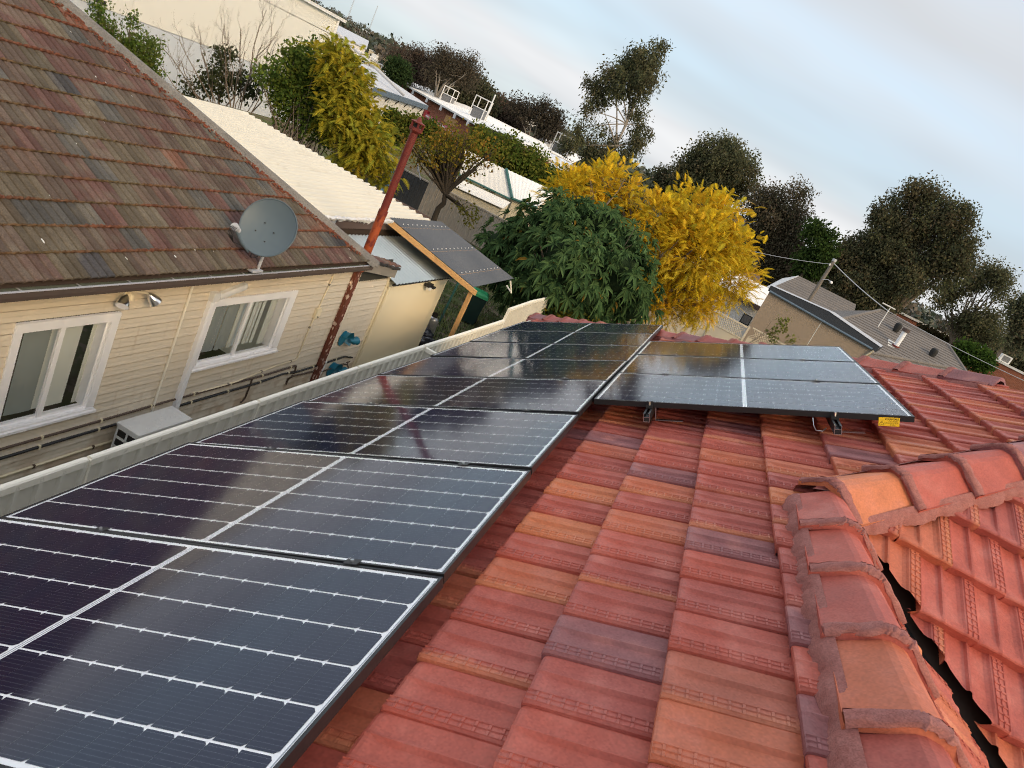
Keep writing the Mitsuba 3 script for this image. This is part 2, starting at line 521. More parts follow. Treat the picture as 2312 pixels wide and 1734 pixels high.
TILES.sort(key=lambda t: t[0])
seen = [t for t in TILES if in_frame(t[1].mean(0))]
rest = [t for t in TILES if not in_frame(t[1].mean(0))]
for k, (d, w, f, uv) in enumerate(seen[:298]):
    put(f'{house}__roof__tile', (w, f), 'terracotta', uv=uv)
rest += seen[298:]
mm = MB(); uvs = []
for d, w, f, uv in rest:
    mm.add(w, f); uvs.append(uv)
say(put(f'{house}__roof__tiles_beyond', mm, 'terracotta', uv=np.vstack(uvs)), 'red clay tiles of the far courses of the roof', kind='stuff')
print('roof tiles', len(TILES), 'in frame', len(seen))

# roof deck, gutter, fascia and walls
deck = MB()
dz = -.05
zA = lambda x: x * TP + (N0 + dz) / CP
XH = 5.285                                                     # the hips meet
def flat(*pts): deck.add(np.array(pts, float), [[0, i, i + 1] for i in range(1, len(pts) - 1)])
flat((XJ, YJ, zA(XJ)), (XH, YJ + XH - XJ, zA(XH)), (-.05, 9.17, zA(-.05)), (-.05, -6, zA(-.05)), (XJ, -6, zA(XJ)))
flat((XJ, -6, zA(XJ)), (XJ + 3.2, -6, zA(XJ) - 3.2 * TP), (XJ + 3.2, YJ - 3.2, zA(XJ) - 3.2 * TP), (XJ, YJ, zA(XJ)))
flat((XJ, YJ, zA(XJ)), (XJ + 3.2, YJ - 3.2, zA(XJ) - 3.2 * TP), (XJ + 9.5, YJ - 3.2, zA(XJ) - 3.2 * TP), (XH + .8, YJ + XH - XJ, zA(XH)), (XH, YJ + XH - XJ, zA(XH)))
flat((-.05, 9.17, zA(-.05)), (XH, YJ + XH - XJ, zA(XH)), (XH + .8, YJ + XH - XJ, zA(XH)), (XH + 5.3, 9.17, zA(-.05)))
put(f'{house}__roof__sarking', deck, 'dark_brown')
# lead tray in the valley
vt = MB()
for s in (-1, 1):
    a = np.array([XJ + .10, YJ, ZJ - .045]); b = a + np.array([3., -3., -3. * TP])
    e = np.array([S2, S2, .18]) * .10 * s
    vt.add([a, b, b + e, a + e], [[0, 1, 2], [0, 2, 3]])
put(f'{house}__valley', vt, 'dark')
w = MB().box([.3, -6, -3.6], [11.2, 8.7, -.35])
put(f'{house}__wall', w, 'pale_wall')
g = MB()
prof = np.array([[0, 0], [-.115, 0], [-.125, .105], [-.11, .11], [-.108, .012], [-.006, .012], [-.006, .09], [0, .09]])
gA, gB = ex(prof, None, (-.048, -6, -.378), (-.048, 9.36, -.378), (1, 0, 0), (0, 0, 1))
g.prism(prof, gA, gB)
put(f'{house}__gutter', g, 'fence_cream')
fs = MB().box([-.045, -6, -.42], [-.02, 9.2, -.29]).box([-.02, -6, -.42], [.4, 9.2, -.40])
put(f'{house}__fascia', fs, 'white_paint')

# ridge and hip caps: folded clay, each lapping the next, set in coloured pointing
CAPW, CAPD = .158, .092


def cap_run(p0, d, n, length, first_low, side, seed, tag, w=1.0):
    """caps from p0 along unit d; side: level unit vector across the ridge."""
    rg = np.random.default_rng(seed)
    side = np.asarray(side, float); d = np.asarray(d, float)
    up = np.cross(side, d); up = up if up[2] > 0 else -up
    prof = np.array([[-1.02, -1.0], [-.98, -1.02], [-.25, -.06], [-.12, .02], [.12, .02], [.25, -.06], [.98, -1.02], [1.02, -1.0], [.98, -1.22], [.2, -.32], [-.2, -.32], [-.98, -1.22]])
    for k in range(n):
        a = p0 + d * (k * length)
        b = p0 + d * ((k + 1) * length + .03)
        lo, hi = (1.09, .97) if first_low else (.97, 1.09)
        l1, l2 = (.020, -.004) if first_low else (-.004, .020)
        s0 = prof * [CAPW * lo * w, CAPD * lo]; s1 = prof * [CAPW * hi * w, CAPD * hi]
        jj = rg.normal(0, .003, 3); tw = rg.normal(0, .012)
        A = a + jj + s0[:, :1] * side + (s0[:, 1:] + l1 + tw * s0[:, :1]) * up
        Bq = b + jj + s1[:, :1] * side + (s1[:, 1:] + l2 + tw * s1[:, :1]) * up
        mid = [A + (Bq - A) * t for t in (0, .5, 1)]
        m = MB()
        P = np.stack(mid)
        P = np.concatenate([P, P[:, :1]], 1)
        m.sheet(P)
        m.prism(None, A, A) if False else None
        m.add(A, [[0, 1, 11], [1, 2, 11], [2, 10, 11], [2, 3, 10], [3, 4, 10], [4, 5, 9], [4, 9, 10], [5, 6, 8], [5, 8, 9], [6, 7, 8]])
        m.add(Bq, [[0, 11, 1], [1, 11, 2], [2, 11, 10], [2, 10, 3], [3, 10, 4], [4, 9, 5], [4, 10, 9], [5, 8, 6], [5, 9, 8], [6, 8, 7]])
        tid = [.3, .5, .45, .9, .69, .2, .55, .88][(k * 3 + seed) % 8]
        if tag == 'hip' and k == 0: tid = .97
        uv = np.stack([np.full(m.n, tid), np.full(m.n, .3)], 1)
        put(f'{house}__ridge_cap', m, 'terracotta', uv=uv)
        # the pointing that closes the lap, a rough collar
        q = MB(); rr = np.random.default_rng(seed * 50 + k)
        e = a if first_low else b
        cs = 1.0
        G = []
        for t, hgt in ((-.003, -.004), (.0, .012), (.022, .014), (.046, .012), (.054, -.002)):
            c = e + d * (t if first_low else -t)
            pr = prof[1:7] * [CAPW * 1.09 * w, CAPD * 1.09]
            pr = np.array([[np.interp(x, np.linspace(0, 1, 6), pr[:, i]) for i in (0, 1)] for x in np.linspace(0, 1, 26)])
            nz = rr.normal(0, .0022, len(pr)) + hgt
            G.append(c + pr[:, :1] * (1 + nz[:, None] * 4) * side + (pr[:, 1:] + nz[:, None] + .018) * up + d * rr.normal(0, .0022, (len(pr), 1)))
        q.sheet(np.array(G))
        put(f'{house}__pointing', q, 'pointing', smooth=True)
    # bedding along both edges
    for s in (-1, 1):
        L = n * length
        M_ = int(L / .02)
        G = []
        for i in range(M_ + 1):
            t = i / M_ * L
            base = p0 + d * t + side * s * CAPW * w * .98 - up * CAPD * 1.0
            wob = (.004 if s * side[0] < 0 and tag != 'far' else .016) + .022 * abs(math.sin(t * math.pi / .248 + seed)) + .012 * (rg.random() - .5)
            out = side * s
            G.append([base + up * .018 - out * .012, base + out * (.006 + .004 * rg.random()) + up * .004, base + out * (.010 + wob * .7) - up * (.016 + .012 * rg.random()), base + out * (.008 + wob) - up * .055])
        put(f'{house}__bedding', MB().sheet(np.array(G)), 'pointing', smooth=True)


zr = ZJ + .098
cap_run(np.array([XJ, 1.39 - .43 * 6, zr]), (0, 1, 0), 6, .43, True, (1, 0, 0), 1, 'ridge')
hd = np.array([1, 1, TP]); hd /= np.linalg.norm(hd)
cap_run(np.array([XJ - .035, YJ - .035, zr + .012]), hd, 7, .42, True, (S2, -S2, 0), 2, 'hip')
fd = np.array([1, -1, TP]); fd /= np.linalg.norm(fd)
cap_run(np.array([-.16, 9.28, -.16 * TP + N0 / CP + .10]), fd, 17, .40, True, (S2, S2, 0), 3, 'far', .95)

# ------------------------------------------------------------------ solar panels
PL, PS, PH = 1.879, 1.076, .035
NU, NV = 11, 6
LIP, EDGE, MID, VG = .0105, .016, .024, .0082
PITU = (PL - 2 * LIP - 2 * EDGE - MID) / (2 * NU)
PITV = (PS - 2 * LIP - 2 * EDGE) / NV


def cell_poly():
    a, b, c = PITU - .0007, PITV - VG, .0115
    return np.array([[0, 0], [a - c * .8, 0], [a, c], [a, b - c], [a - c * .8, b], [0, b]])


CELLP = cell_poly()


def build_panel(key, O, eu, ev, en, cells):
    F = np.stack([eu, ev, en])
    fr = MB()
    t = .0016
    for lo, hi in (([0, 0, -PH], [PL, LIP, 0]), ([0, PS - LIP, -PH], [PL, PS, 0]), ([0, LIP, -PH], [LIP, PS - LIP, 0]), ([PL - LIP, LIP, -PH], [PL, PS - LIP, 0])):
        fr.box(lo, hi, F, O)
    put(f'{key}__frame', fr, 'black_frame')
    bs = MB().add(O + np.array([[LIP, LIP, -.0042], [PL - LIP, LIP, -.0042], [PL - LIP, PS - LIP, -.0042], [LIP, PS - LIP, -.0042]]) @ F, [[0, 1, 2, 3]])
    put(f'{key}__backsheet', bs, 'backsheet')
    for h in (0, 1):
        for uu in (LIP + EDGE * .42, PL / 2 - MID * .18) if h == 0 else (PL / 2 + MID * .18, PL - LIP - EDGE * .42):
            put(f'{key}__ribbon', MB().box([uu - .0018, LIP + EDGE, -.0042], [uu + .0018, PS - LIP - EDGE, -.0036], F, O), 'ribbon')
    for h in range(2):
        for j in range(NV):
            st = MB(); uvs = []
            for i in range(NU):
                u0 = LIP + EDGE + (h * (NU * PITU + MID)) + i * PITU
                v0 = LIP + EDGE + j * PITV + VG / 2
                loc = np.concatenate([CELLP + [u0, v0], np.full((6, 1), -.0030)], 1)
                tri = [[0, 1, 2], [0, 2, 3], [0, 3, 4], [0, 4, 5]]
                uv = np.stack([CELLP[:, 0] / (PITU - .0007), CELLP[:, 1] / (PITV - VG)], 1)
                if cells:
                    put(f'{key}__cell', MB().add(O + loc @ F, tri), 'solar_cell', uv=uv)
                else:
                    st.add(O + loc @ F, tri); uvs.append(uv)
            if not cells:
                put(f'{key}__cell_string', st, 'solar_cell', uv=np.vstack(uvs))


# the array follows the waves of the old roof: height of each seam at its low and high end (m), and where it lies along the eaves
SEAM = [(-1.08, .002, -.03), (.010, -.007, -.019), (1.084, .009, .004), (2.191, 0, .023), (3.273, -.011, .027), (4.374, -.019, -.006), (5.469, -.022, -.023), (6.570, -.024, -.030), (7.660, -.032, -.050)]
SEAM2 = [(2.603, .024, .005), (3.683, .010, .001), (4.775, -.005, -.014), (5.877, -.022, -.031)]
SU = 1.894
where = ['nearest the camera', 'second from the camera', 'third from the camera', 'fourth from the camera', 'fifth from the camera', 'sixth from the camera', 'seventh from the camera', 'the farthest by the hip']
where2 = ['the one with the warning label', 'the middle one', 'the farthest one']
for seams, u0, names in ((SEAM, 0., where), (SEAM2, SU, where2)):
    for n in range(len(seams) - 1):
        (va, aL, aR), (vb, bL, bR) = seams[n], seams[n + 1]
        cs = [roofA(u0, va, aL), roofA(u0 + PL, va, aR), roofA(u0, vb, bL), roofA(u0 + PL, vb, bR)]
        c = np.mean(cs, 0)
        eu = (cs[1] + cs[3]) - (cs[0] + cs[2]); eu /= np.linalg.norm(eu)
        ev = (cs[2] + cs[3]) - (cs[0] + cs[1]); ev -= eu * (ev @ eu); ev /= np.linalg.norm(ev)
        en = np.cross(eu, ev)
        if u0 == 0:
            lab = f'black framed solar panel in the long row of eight, {names[n]}'
        else:
            lab = f'solar panel in the short row of three, {names[n]}'
        key = thing('solar_panel', lab, 'solar panel', 'solar panels on the red roof')
        build_panel(key, c - eu * PL / 2 - ev * PS / 2, eu, ev, en, u0 == 0 and n < 2)


def seam_at(seams, v, s):
    V = [q[0] for q in seams]
    return np.interp(v, V, [q[1] * (1 - s) + q[2] * s for q in seams])


def rail(u, v0, v1, seams, u0, label, ends):
    key = thing('mounting_rail', label, 'mounting rail', 'aluminium rails under the solar panels')
    s = (u - u0) / PL
    prof = np.array([[-.02, -.09], [.02, -.09], [.02, -.037], [.009, -.037], [.009, -.042], [.0165, -.042], [.0165, -.058], [-.0165, -.058], [-.0165, -.042], [-.009, -.042], [-.009, -.037], [-.02, -.037]])
    vs = np.linspace(v0, v1, 10)
    m = MB()
    rings = []
    for v in vs:
        z = seam_at(seams, v, s)
        rings.append(np.array([roofA(u + a, v, b + z) for a, b in prof]))
    for a, b in zip(rings[:-1], rings[1:]):
        n = len(a); i = np.arange(n); j = (i + 1) % n
        m.add(np.vstack([a, b]), np.stack([i, j, j + n, i + n], 1))
    tri = trimesh.creation.triangulate_polygon(shapely.Polygon(prof), engine='earcut')
    for rg_, fl in ((0, 1), (-1, 0)):
        z = seam_at(seams, vs[rg_], s)
        pts = np.array([roofA(u + a, vs[rg_], b + z) for a, b in tri[0]])
        m.add(pts, tri[1][:, ::-1] if fl else tri[1])
    put(f'{key}__extrusion', m, 'black_metal')
    # cut alloy edge at the open end
    if ends:
        z = seam_at(seams, v0, s)
        em = MB()
        o = roofA(u, v0 - .0006, z); F = np.stack([eA, [0, 1., 0], nA])
        for lo, hi in (([-.0195, 0, -.0895], [-.0165, .002, -.0375]), ([.0165, 0, -.0895], [.0195, .002, -.0375]), ([-.0165, 0, -.0895], [.0165, .002, -.0865]), ([-.0165, 0, -.0615], [.0165, .002, -.0585])):
            em.box(lo, hi, F, o)
        put(f'{key}__cut_end', em, 'alloy')
    mids = [q[0] for q in seams[1:-1]]
    for v in mids:
        z = seam_at(seams, v, s)
        F = np.stack([eA, [0, 1., 0], nA]); o = roofA(u, v, z)
        cm = MB().box([-.025, -.0085, -.036], [.025, .0085, -.0015], F, o).box([-.025, -.019, .0006], [.025, .019, .0042], F, o)
        ck = put(f'{key}__clamp', cm, 'black_metal')
        a = np.arange(9) * 2 * np.pi / 9
        bt = MB().tube([o + F[2] * .0042, o + F[2] * .011], .0066, 8)
        put(f'{ck}__bolt', bt, 'alloy')
    for v, sg in ((seams[0][0], -1), (seams[-1][0], 1)):
        z = seam_at(seams, v, s)
        F = np.stack([eA, [0, 1., 0], nA]); o = roofA(u, v + sg * .002, z)
        cm = MB().box([-.021, min(0, sg * .004), -.036], [.021, max(0, sg * .004), .004], F, o).box([-.021, min(-sg * .010, sg * .004), .0008], [.021, max(-sg * .010, sg * .004), .004], F, o).box([-.021, min(0, sg * .030), -.0365], [.021, max(0, sg * .030), -.018], F, o)
        ck = put(f'{key}__clamp', cm, 'black_metal')
        bt = MB().tube([o + F[1] * sg * .016 - F[2] * .018, o + F[1] * sg * .016 + F[2] * .004], .0065, 8)
        put(f'{ck}__bolt', bt, 'alloy')
    for v in np.arange(v0 + .35, v1, 1.25):                            # tile hooks
        z = seam_at(seams, v, s); F = np.stack([eA, [0, 1., 0], nA]); o = roofA(u, v, z)
        put(f'{key}__tile_hook', MB().box([.02, -.015, -.15], [.026, .015, -.06], F, o).box([.02, -.015, -.156], [.2, .015, -.15], F, o), 'alloy')


rail(.50, -1.1, 7.70, SEAM, 0, 'rail with black clamps under the lower half of the long panel row', False)
rail(1.55, -1.1, 7.70, SEAM, 0, 'rail with black clamps under the upper half of the long panel row', False)
rail(SU + .36, 2.42, 5.95, SEAM2, SU, 'rail stub sticking out under the short row beside the long row', True)
rail(SU + 1.45, 2.42, 5.95, SEAM2, SU, 'rail stub sticking out under the short row beside the yellow label', True)
cd = MB()
pts = [roofA(SU + 1.33, 2.60, -.03), roofA(SU + 1.335, 2.58, -.07), roofA(SU + 1.35, 2.575, -.10), roofA(SU + 1.385, 2.58, -.105), roofA(SU + 1.41, 2.61, -.09)]
cd.tube(np.array(pts), .004, 6)
say(put('panel_cable', cd, 'alloy'), 'short grey cable loop hanging under the edge of the upper panel row', 'cable')

# yellow warning label on the corner of the short row
F = np.stack([eA, nA, [0, -1., 0]])
lo_ = roofA(SU + PL - .19, 2.599, .0)
lk = thing('warning_label', 'yellow warning label hanging on the black panel frame at the right corner', 'label')
put(f'{lk}__plate', MB().box([0, -.056, 0], [.112, -.004, .0012], F, lo_), 'label_yellow')


def text(s, h, x, y, bold=False):
    t = meshkit.text_mesh(s, h, .0004, bold)
    return np.asarray(t.vertices) + [x, y, .0013], np.asarray(t.faces)


tx = MB()
for s, h, x, y, b in (('WARNING', .0115, .033, -.0195, True), ('PV STRING', .0072, .052, -.031, False), ('DISCONNECTION', .0072, .036, -.0415, False), ('POINT', .0072, .062, -.052, False)):
    v, f = text(s, h, x, y, b)
    if s == 'WARNING': v[:, 0] = .033 + (v[:, 0] - v[:, 0].min()) * .074 / np.ptp(v[:, 0])
    if s == 'DISCONNECTION': v[:, 0] = .033 + (v[:, 0] - v[:, 0].min()) * .072 / np.ptp(v[:, 0])
    tx.add(lo_ + v @ F, f)
tri3 = np.array([[.005, -.047], [.029, -.047], [.017, -.025]])
for a, b in ((0, 1), (1, 2), (2, 0)):
    p, q = tri3[a], tri3[b]; dd = (q - p) / np.linalg.norm(q - p); nn = np.array([-dd[1], dd[0]]) * .0009
    quad = np.array([p - nn, q - nn, q + nn, p + nn])
    tx.add(lo_ + np.concatenate([quad, np.full((4, 1), .0016)], 1) @ F, [[0, 1, 2, 3]])
bolt = np.array([[.018, -.030], [.0145, -.038], [.0168, -.038], [.0155, -.0445], [.0195, -.0362], [.0172, -.0362]])
tx.add(lo_ + np.concatenate([bolt, np.full((6, 1), .0016)], 1) @ F, [[0, 1, 5], [1, 2, 4], [1, 4, 5], [2, 3, 4]])
put(f'{lk}__lettering', tx, 'print_black')

# ------------------------------------------------------------------ ground
gm = MB()
rr_ = np.array([0, 6, 12, 20, 30, 45, 70, 110, 170, 260, 400, 700, 1400, 3000.])
aa_ = np.linspace(0, 2 * np.pi, 73)
G = np.zeros((len(rr_), len(aa_), 3))
G[..., 0] = rr_[:, None] * np.sin(aa_); G[..., 1] = rr_[:, None] * np.cos(aa_)
G[..., 2] = -3.6 - .9 * np.clip((rr_[:, None] - 50) / 100, 0, 1)
gm.sheet(G)
say(put('ground', gm, 'earth', smooth=True), 'bare earth and thin grass of the back yards', kind='structure')
rg_ = np.random.default_rng(5)


def grass(key, n, x0, x1, y0, y1, label, ok=lambda x, y: True):
    m = MB()
    x, y = rg_.uniform(x0, x1, n), rg_.uniform(y0, y1, n)
    k = np.array([ok(a, b) for a, b in zip(x, y)]) & (meshkit.fbm(np.stack([x * .8, y * .8, 0 * x], -1), 3, 2) > .36)
    x, y = x[k], y[k]; n = len(x)
    a = rg_.uniform(0, 6.28, n); h = rg_.uniform(.05, .13, n); w = .012
    d = np.stack([np.cos(a), np.sin(a), 0 * a], 1)
    b = np.stack([x, y, np.full(n, -3.6)], 1)
    tip = b + d * h[:, None] * .6 + np.stack([0 * a, 0 * a, h], 1)
    s = np.stack([-d[:, 1], d[:, 0], 0 * a], 1) * w
    v = np.stack([b - s, b + s, tip], 1).reshape(-1, 3)
    c = np.array([.075, .115, .03]) * rg_.uniform(.6, 1.35, (n, 1)) + np.array([.06, .03, 0]) * (rg_.random((n, 1)) > .75)
    m.add(v, np.arange(3 * n).reshape(-1, 3)); m.c.append(np.repeat(c, 3, 0))
    say(put(key, m, 'leaf_plain'), label, kind='stuff')


grass('grass', 42000, -9.5, -1.9, 14.7, 32.5, 'short patchy grass with fallen leaves in the neighbour\'s back yard')

# ------------------------------------------------------------------ the fence between the two houses
FX = -1.8
fence = thing('side_fence', 'cream metal fence between the red roof and the weatherboard house', 'fence')
FY = [-1.9, .36, 2.63, 4.97, 7.32, 9.74, 12.19, 14.53]
FZ = [-1.70, -1.69, -1.695, -1.70, -1.70, -1.72, -1.75, -1.77]


def fence_bay(key, ya, yb, za, zb, x=FX, n=11, bsdf='fence_sheet', cap='fence_cream', along='y', base=-3.6):
    """a ribbed steel sheet between a bottom and a top rail"""
    w = (yb - ya)
    t = [0.]
    xs = [0.]
    per = w / n
    for i in range(n):
        o = i * per
        for tt, xx in ((per * .70, 0), (per * .74, .032), (per * .92, .032), (per * .96, 0)):
            t.append(o + tt); xs.append(xx)
    t.append(w); xs.append(0)
    t, xs = np.array(t), np.array(xs)
    top = np.interp(t, [0, w], [za, zb]) - .035
    if along == 'y':
        P = np.stack([x + .004 + xs, ya + t, 0 * t], 1)
    else:
        P = np.stack([ya + t, x - .004 - xs, 0 * t], 1)
    lo, hi = P.copy(), P.copy()
    lo[:, 2] = base + .05; hi[:, 2] = top
    put(f'{key}__sheet', MB().sheet(np.stack([lo, hi])), bsdf)
    prof = np.array([[-.026, -.075], [.034, -.075], [.034, -.012], [.022, 0], [-.014, 0], [-.026, -.012]])
    if along == 'y':
        A, B = ex(prof, None, (x + .002, ya + .02, za), (x + .002, yb - .02, zb), (1, 0, 0), (0, 0, 1))
    else:
        A, B = ex(prof, None, (ya + .012, x - .002, za), (yb - .012, x - .002, zb), (0, -1, 0), (0, 0, 1))
    put(f'{key}__top_rail', MB().prism(prof, A, B), cap)


def fence_post(key, x, y, z, bsdf='fence_cream', base=-3.6):
    m = MB().box([x - .026, y - .032, base], [x + .030, y - .006, z - .02]).box([x - .026, y + .006, base], [x + .030, y + .032, z - .02]).box([x - .004, y - .006, base], [x + .004, y + .006, z - .05])
    put(f'{key}__post', m, bsdf)


for i in range(7):
    fence_bay(fence, FY[i], FY[i + 1], FZ[i], FZ[i + 1])
for y, z in zip(FY, FZ):
    fence_post(fence, FX, y, z)
fence_bay(fence, 14.53, 16.54, -1.47, -1.44, n=12)
fence_bay(fence, 16.54, 18.75, -1.44, -1.50, n=12)
fence_post(fence, FX, 16.54, -1.44); fence_post(fence, FX, 18.75, -1.50); fence_post(fence, FX, 14.55, -1.47)
rf = thing('return_fence', 'short piece of cream metal fence at right angles, joining the side fence', 'fence')
fence_bay(rf, -1.76, .3, -1.74, -1.74, x=9.76, n=9, along='x')

# ------------------------------------------------------------------ weatherboard house
WX = -3.5
wh = thing('weatherboard_house', 'cream weatherboard house with a weathered brown and grey tiled roof', 'house')
OPEN = [(3.30, 4.565, -2.74, -1.425), (6.13, 8.07, -2.54, -1.41)]
rb_ = np.random.default_rng(3)
ztop = -1.12
nb = 0
for k in range(-2, 18):
    z1 = -1.401 - .1247 * k
    z0 = z1 - .1247
    if z0 > -1.05: continue
    spans = [(-1.0, 11.26)]
    for ya, yb, za, zb in OPEN:
        if z1 > za + .02 and z0 < zb - .02:
            spans = [q for a, b in spans for q in ((a, min(b, ya)), (max(a, yb), b)) if q[1] - q[0] > .05]
    for a, b in spans:
        cuts = [a]
        if b - a > 5: cuts.append(rb_.uniform(a + 1.5, b - 1.5))
        cuts.append(b)
        for c0, c1 in zip(cuts[:-1], cuts[1:]):
            j = rb_.normal(0, .0012)
            prof = np.array([[-.03, z1], [-.03, z1 - .016], [.000, z1 - .016], [.0085 + j, z1 - .066], [.0035 + j, z1 - .074], [.016 + j, z0 + .004], [.013 + j, z0], [-.03, z0]])
            A, B = ex(prof, None, (WX, c0 + .0015, 0), (WX, c1 - .0015, 0), (1, 0, 0), (0, 0, 1))
            if c1 > 10.2 and z1 > -1.32:                       # the wall steps down under the lower eave
                B[:, 1] = 10.0
            put(f'{wh}__wall__board', MB().prism(prof, A, B), 'cladding')
put(f'{wh}__wall__core', MB().box([WX - .06, -1, -3.6], [WX - .03, 3.29, -1.0]), 'room')
put(f'{wh}__wall__core', MB().box([WX - .06, 4.58, -3.6], [WX - .03, 6.09, -1.0]), 'room')
put(f'{wh}__wall__core', MB().box([WX - .06, 8.08, -3.6], [WX - .03, 11.2, -1.0]), 'room')
put(f'{wh}__wall__base', MB().box([WX - .02, -1, -3.62], [WX + .004, 11.26, -3.55]), 'cream_paint')
put(f'{wh}__corner_trim', MB().box([WX - .02, 11.235, -3.6], [WX + .02, 11.30, -1.32]), 'cream_paint')
put(f'{wh}__end_wall', MB().box([-11, 9.3, -3.6], [WX - .03, 9.36, -1.1]), 'cream_paint')
# raking trim and grey barge under the lower roof edge
m = MB(); m.prism(None, np.array([[-3.49, 9.95, -1.075], [-3.46, 9.95, -1.075], [-3.46, 9.95, -1.04], [-3.49, 9.95, -1.04]]), np.array([[-3.49, 11.26, -1.335], [-3.46, 11.26, -1.335], [-3.46, 11.26, -1.30], [-3.49, 11.26, -1.30]]))
put(f'{wh}__raking_trim', m, 'cream_paint')
m = MB(); m.prism(None, np.array([[-3.40, 9.45, -1.05], [-3.36, 9.45, -1.05], [-3.36, 9.45, -.83], [-3.40, 9.45, -.83]]), np.array([[-3.40, 11.17, -1.30], [-3.36, 11.17, -1.30], [-3.36, 11.17, -1.09], [-3.40, 11.17, -1.09]]))
put(f'{wh}__barge_board', m, 'grey_board')

# roof: ribbed tiles on the slope towards the camera's house, hip at the far end
T2 = .535; N2 = math.hypot(1, T2)
EX, EZ, HY = -3.13, -.79, 9.45          # eave edge, its height, hip corner
eR, bR, nR = np.array([-1, 0, T2]) / N2, np.array([0, 1., 0]), np.array([T2, 0, 1]) / N2
G2, W2 = .300, .30


def ribbed_tile():
    one = np.array([0, .10, .24, .5, .76, .90])
    b = np.r_[one / 3, (one + 1) / 3, (one + 2) / 3, 1.0]
    nb_ = len(b)
    h = np.r_[np.tile([0, .018, .024, .026, .024, .018], 3), 0]
    A = np.array([0, .006, .02, .16, .33])
    G = np.zeros((len(A), nb_, 3))
    G[..., 0] = A[:, None]; G[..., 1] = b * W2 * .996
    G[..., 2] = h + .024 * (1 - A[:, None] / G2)
    G[0, :, 2] -= .006
    m = MB().sheet(G)
    lo = G[0] - [-.004, 0, .02]
    m.sheet(np.stack([lo, G[0]]))
    m.sheet(np.stack([G[:, -1], G[:, -1] - [0, 0, .018]]))
    return m.mesh()


RT = ribbed_tile()
oR = np.array([EX, 0, EZ])
old = []
ro = np.random.default_rng(21)
hipR = [(np.array([EX, HY, 0]), np.array([S2 * -1, S2, 0]) * -1 * -1)]
for k in range(0, 24):
    for j in range(-8, 32):
        b0 = j * W2 + (.15 if k % 2 else 0.)
        s_ = (k * G2 + .15) / N2
        if b0 > HY - s_ + .25: continue
        v, f = RT
        loc = v + ro.normal(0, [.002, .001, .0012])
        loc[:, 2] += ro.normal(0, .006) * v[:, 0] + ro.normal(0, .006) * (v[:, 1] - .15)
        w = oR + (k * G2 + loc[:, :1]) * eR + (b0 + loc[:, 1:2]) * bR + loc[:, 2:] * nR
        c = clip(w, f, [(np.array([EX, HY, 0]), np.array([-S2, S2, 0]))])
        if c is None: continue
        # the hip runs at 45 degrees from the corner: inside is y < HY + (x - EX)
        d = np.linalg.norm(c[0].mean(0) - CAM)
        old.append((d, c[0], c[1], np.stack([np.full(len(c[0]), ro.random()), np.clip(((c[0] - oR) @ bR - b0) / W2, 0, .999)], 1)))
vis = sorted([o for o in old if in_frame(o[1].mean(0), .03)], key=lambda o: o[0])
hid = [o for o in old if not in_frame(o[1].mean(0), .03)] + vis[298:]
for d, w, f, uv in vis[:298]:
    put(f'{wh}__roof__tile', (w, f), 'old_tile', uv=uv)
mm = MB(); uvs = []
for d, w, f, uv in hid:
    mm.add(w, f); uvs.append(uv)
say(put(f'{wh}__roof__tiles_beyond', mm, 'old_tile', uv=np.vstack(uvs)), 'brown and grey roof tiles farther up the slope', kind='stuff')
print('old tiles', len(old), 'in frame', len(vis))
# moss and rust coloured lichen along the butts of the courses, and droppings
mo = MB()
for k in range(1, 21):
    y1 = HY - k * G2 / N2 - .1
    y = np.arange(-1.5, y1, .022)
    n = len(y)
    nz = meshkit.fbm(np.stack([y * 2.2, np.full(n, k * 3.1), 0 * y], -1), 3, 4)
    rib = .025 * np.abs(np.sin((y - (.15 if k % 2 else 0)) / W2 * math.pi * 3)) ** .35
    G = []
    for a, hh in ((-.006, -.014), (-.008, .004), (.003, .013), (.016, .004)):
        jit = ro.normal(0, .0035, n)
        p = oR + (k * G2 + a * (.6 + nz) + jit)[:, None] * eR + y[:, None] * bR + (rib + .014 + hh * (.2 + 1.5 * nz) + ro.normal(0, .003, n))[:, None] * nR
        G.append(p)
    t = np.clip((nz - .35) * 2.6, 0, 1)[:, None]
    edge = np.exp(-((HY - k * G2 / N2 - y) / 1.1))[:, None]
    col = np.array([.10, .075, .04]) * (1 - t) + np.array([.13, .055, .036]) * t
    col = (col * (1 - .5 * edge) + np.array([.17, .05, .026]) * .5 * edge) * ro.uniform(.6, 1.3, (n, 1))
    mo.sheet(np.array(G)); mo.c.append(np.tile(col, (4, 1)))
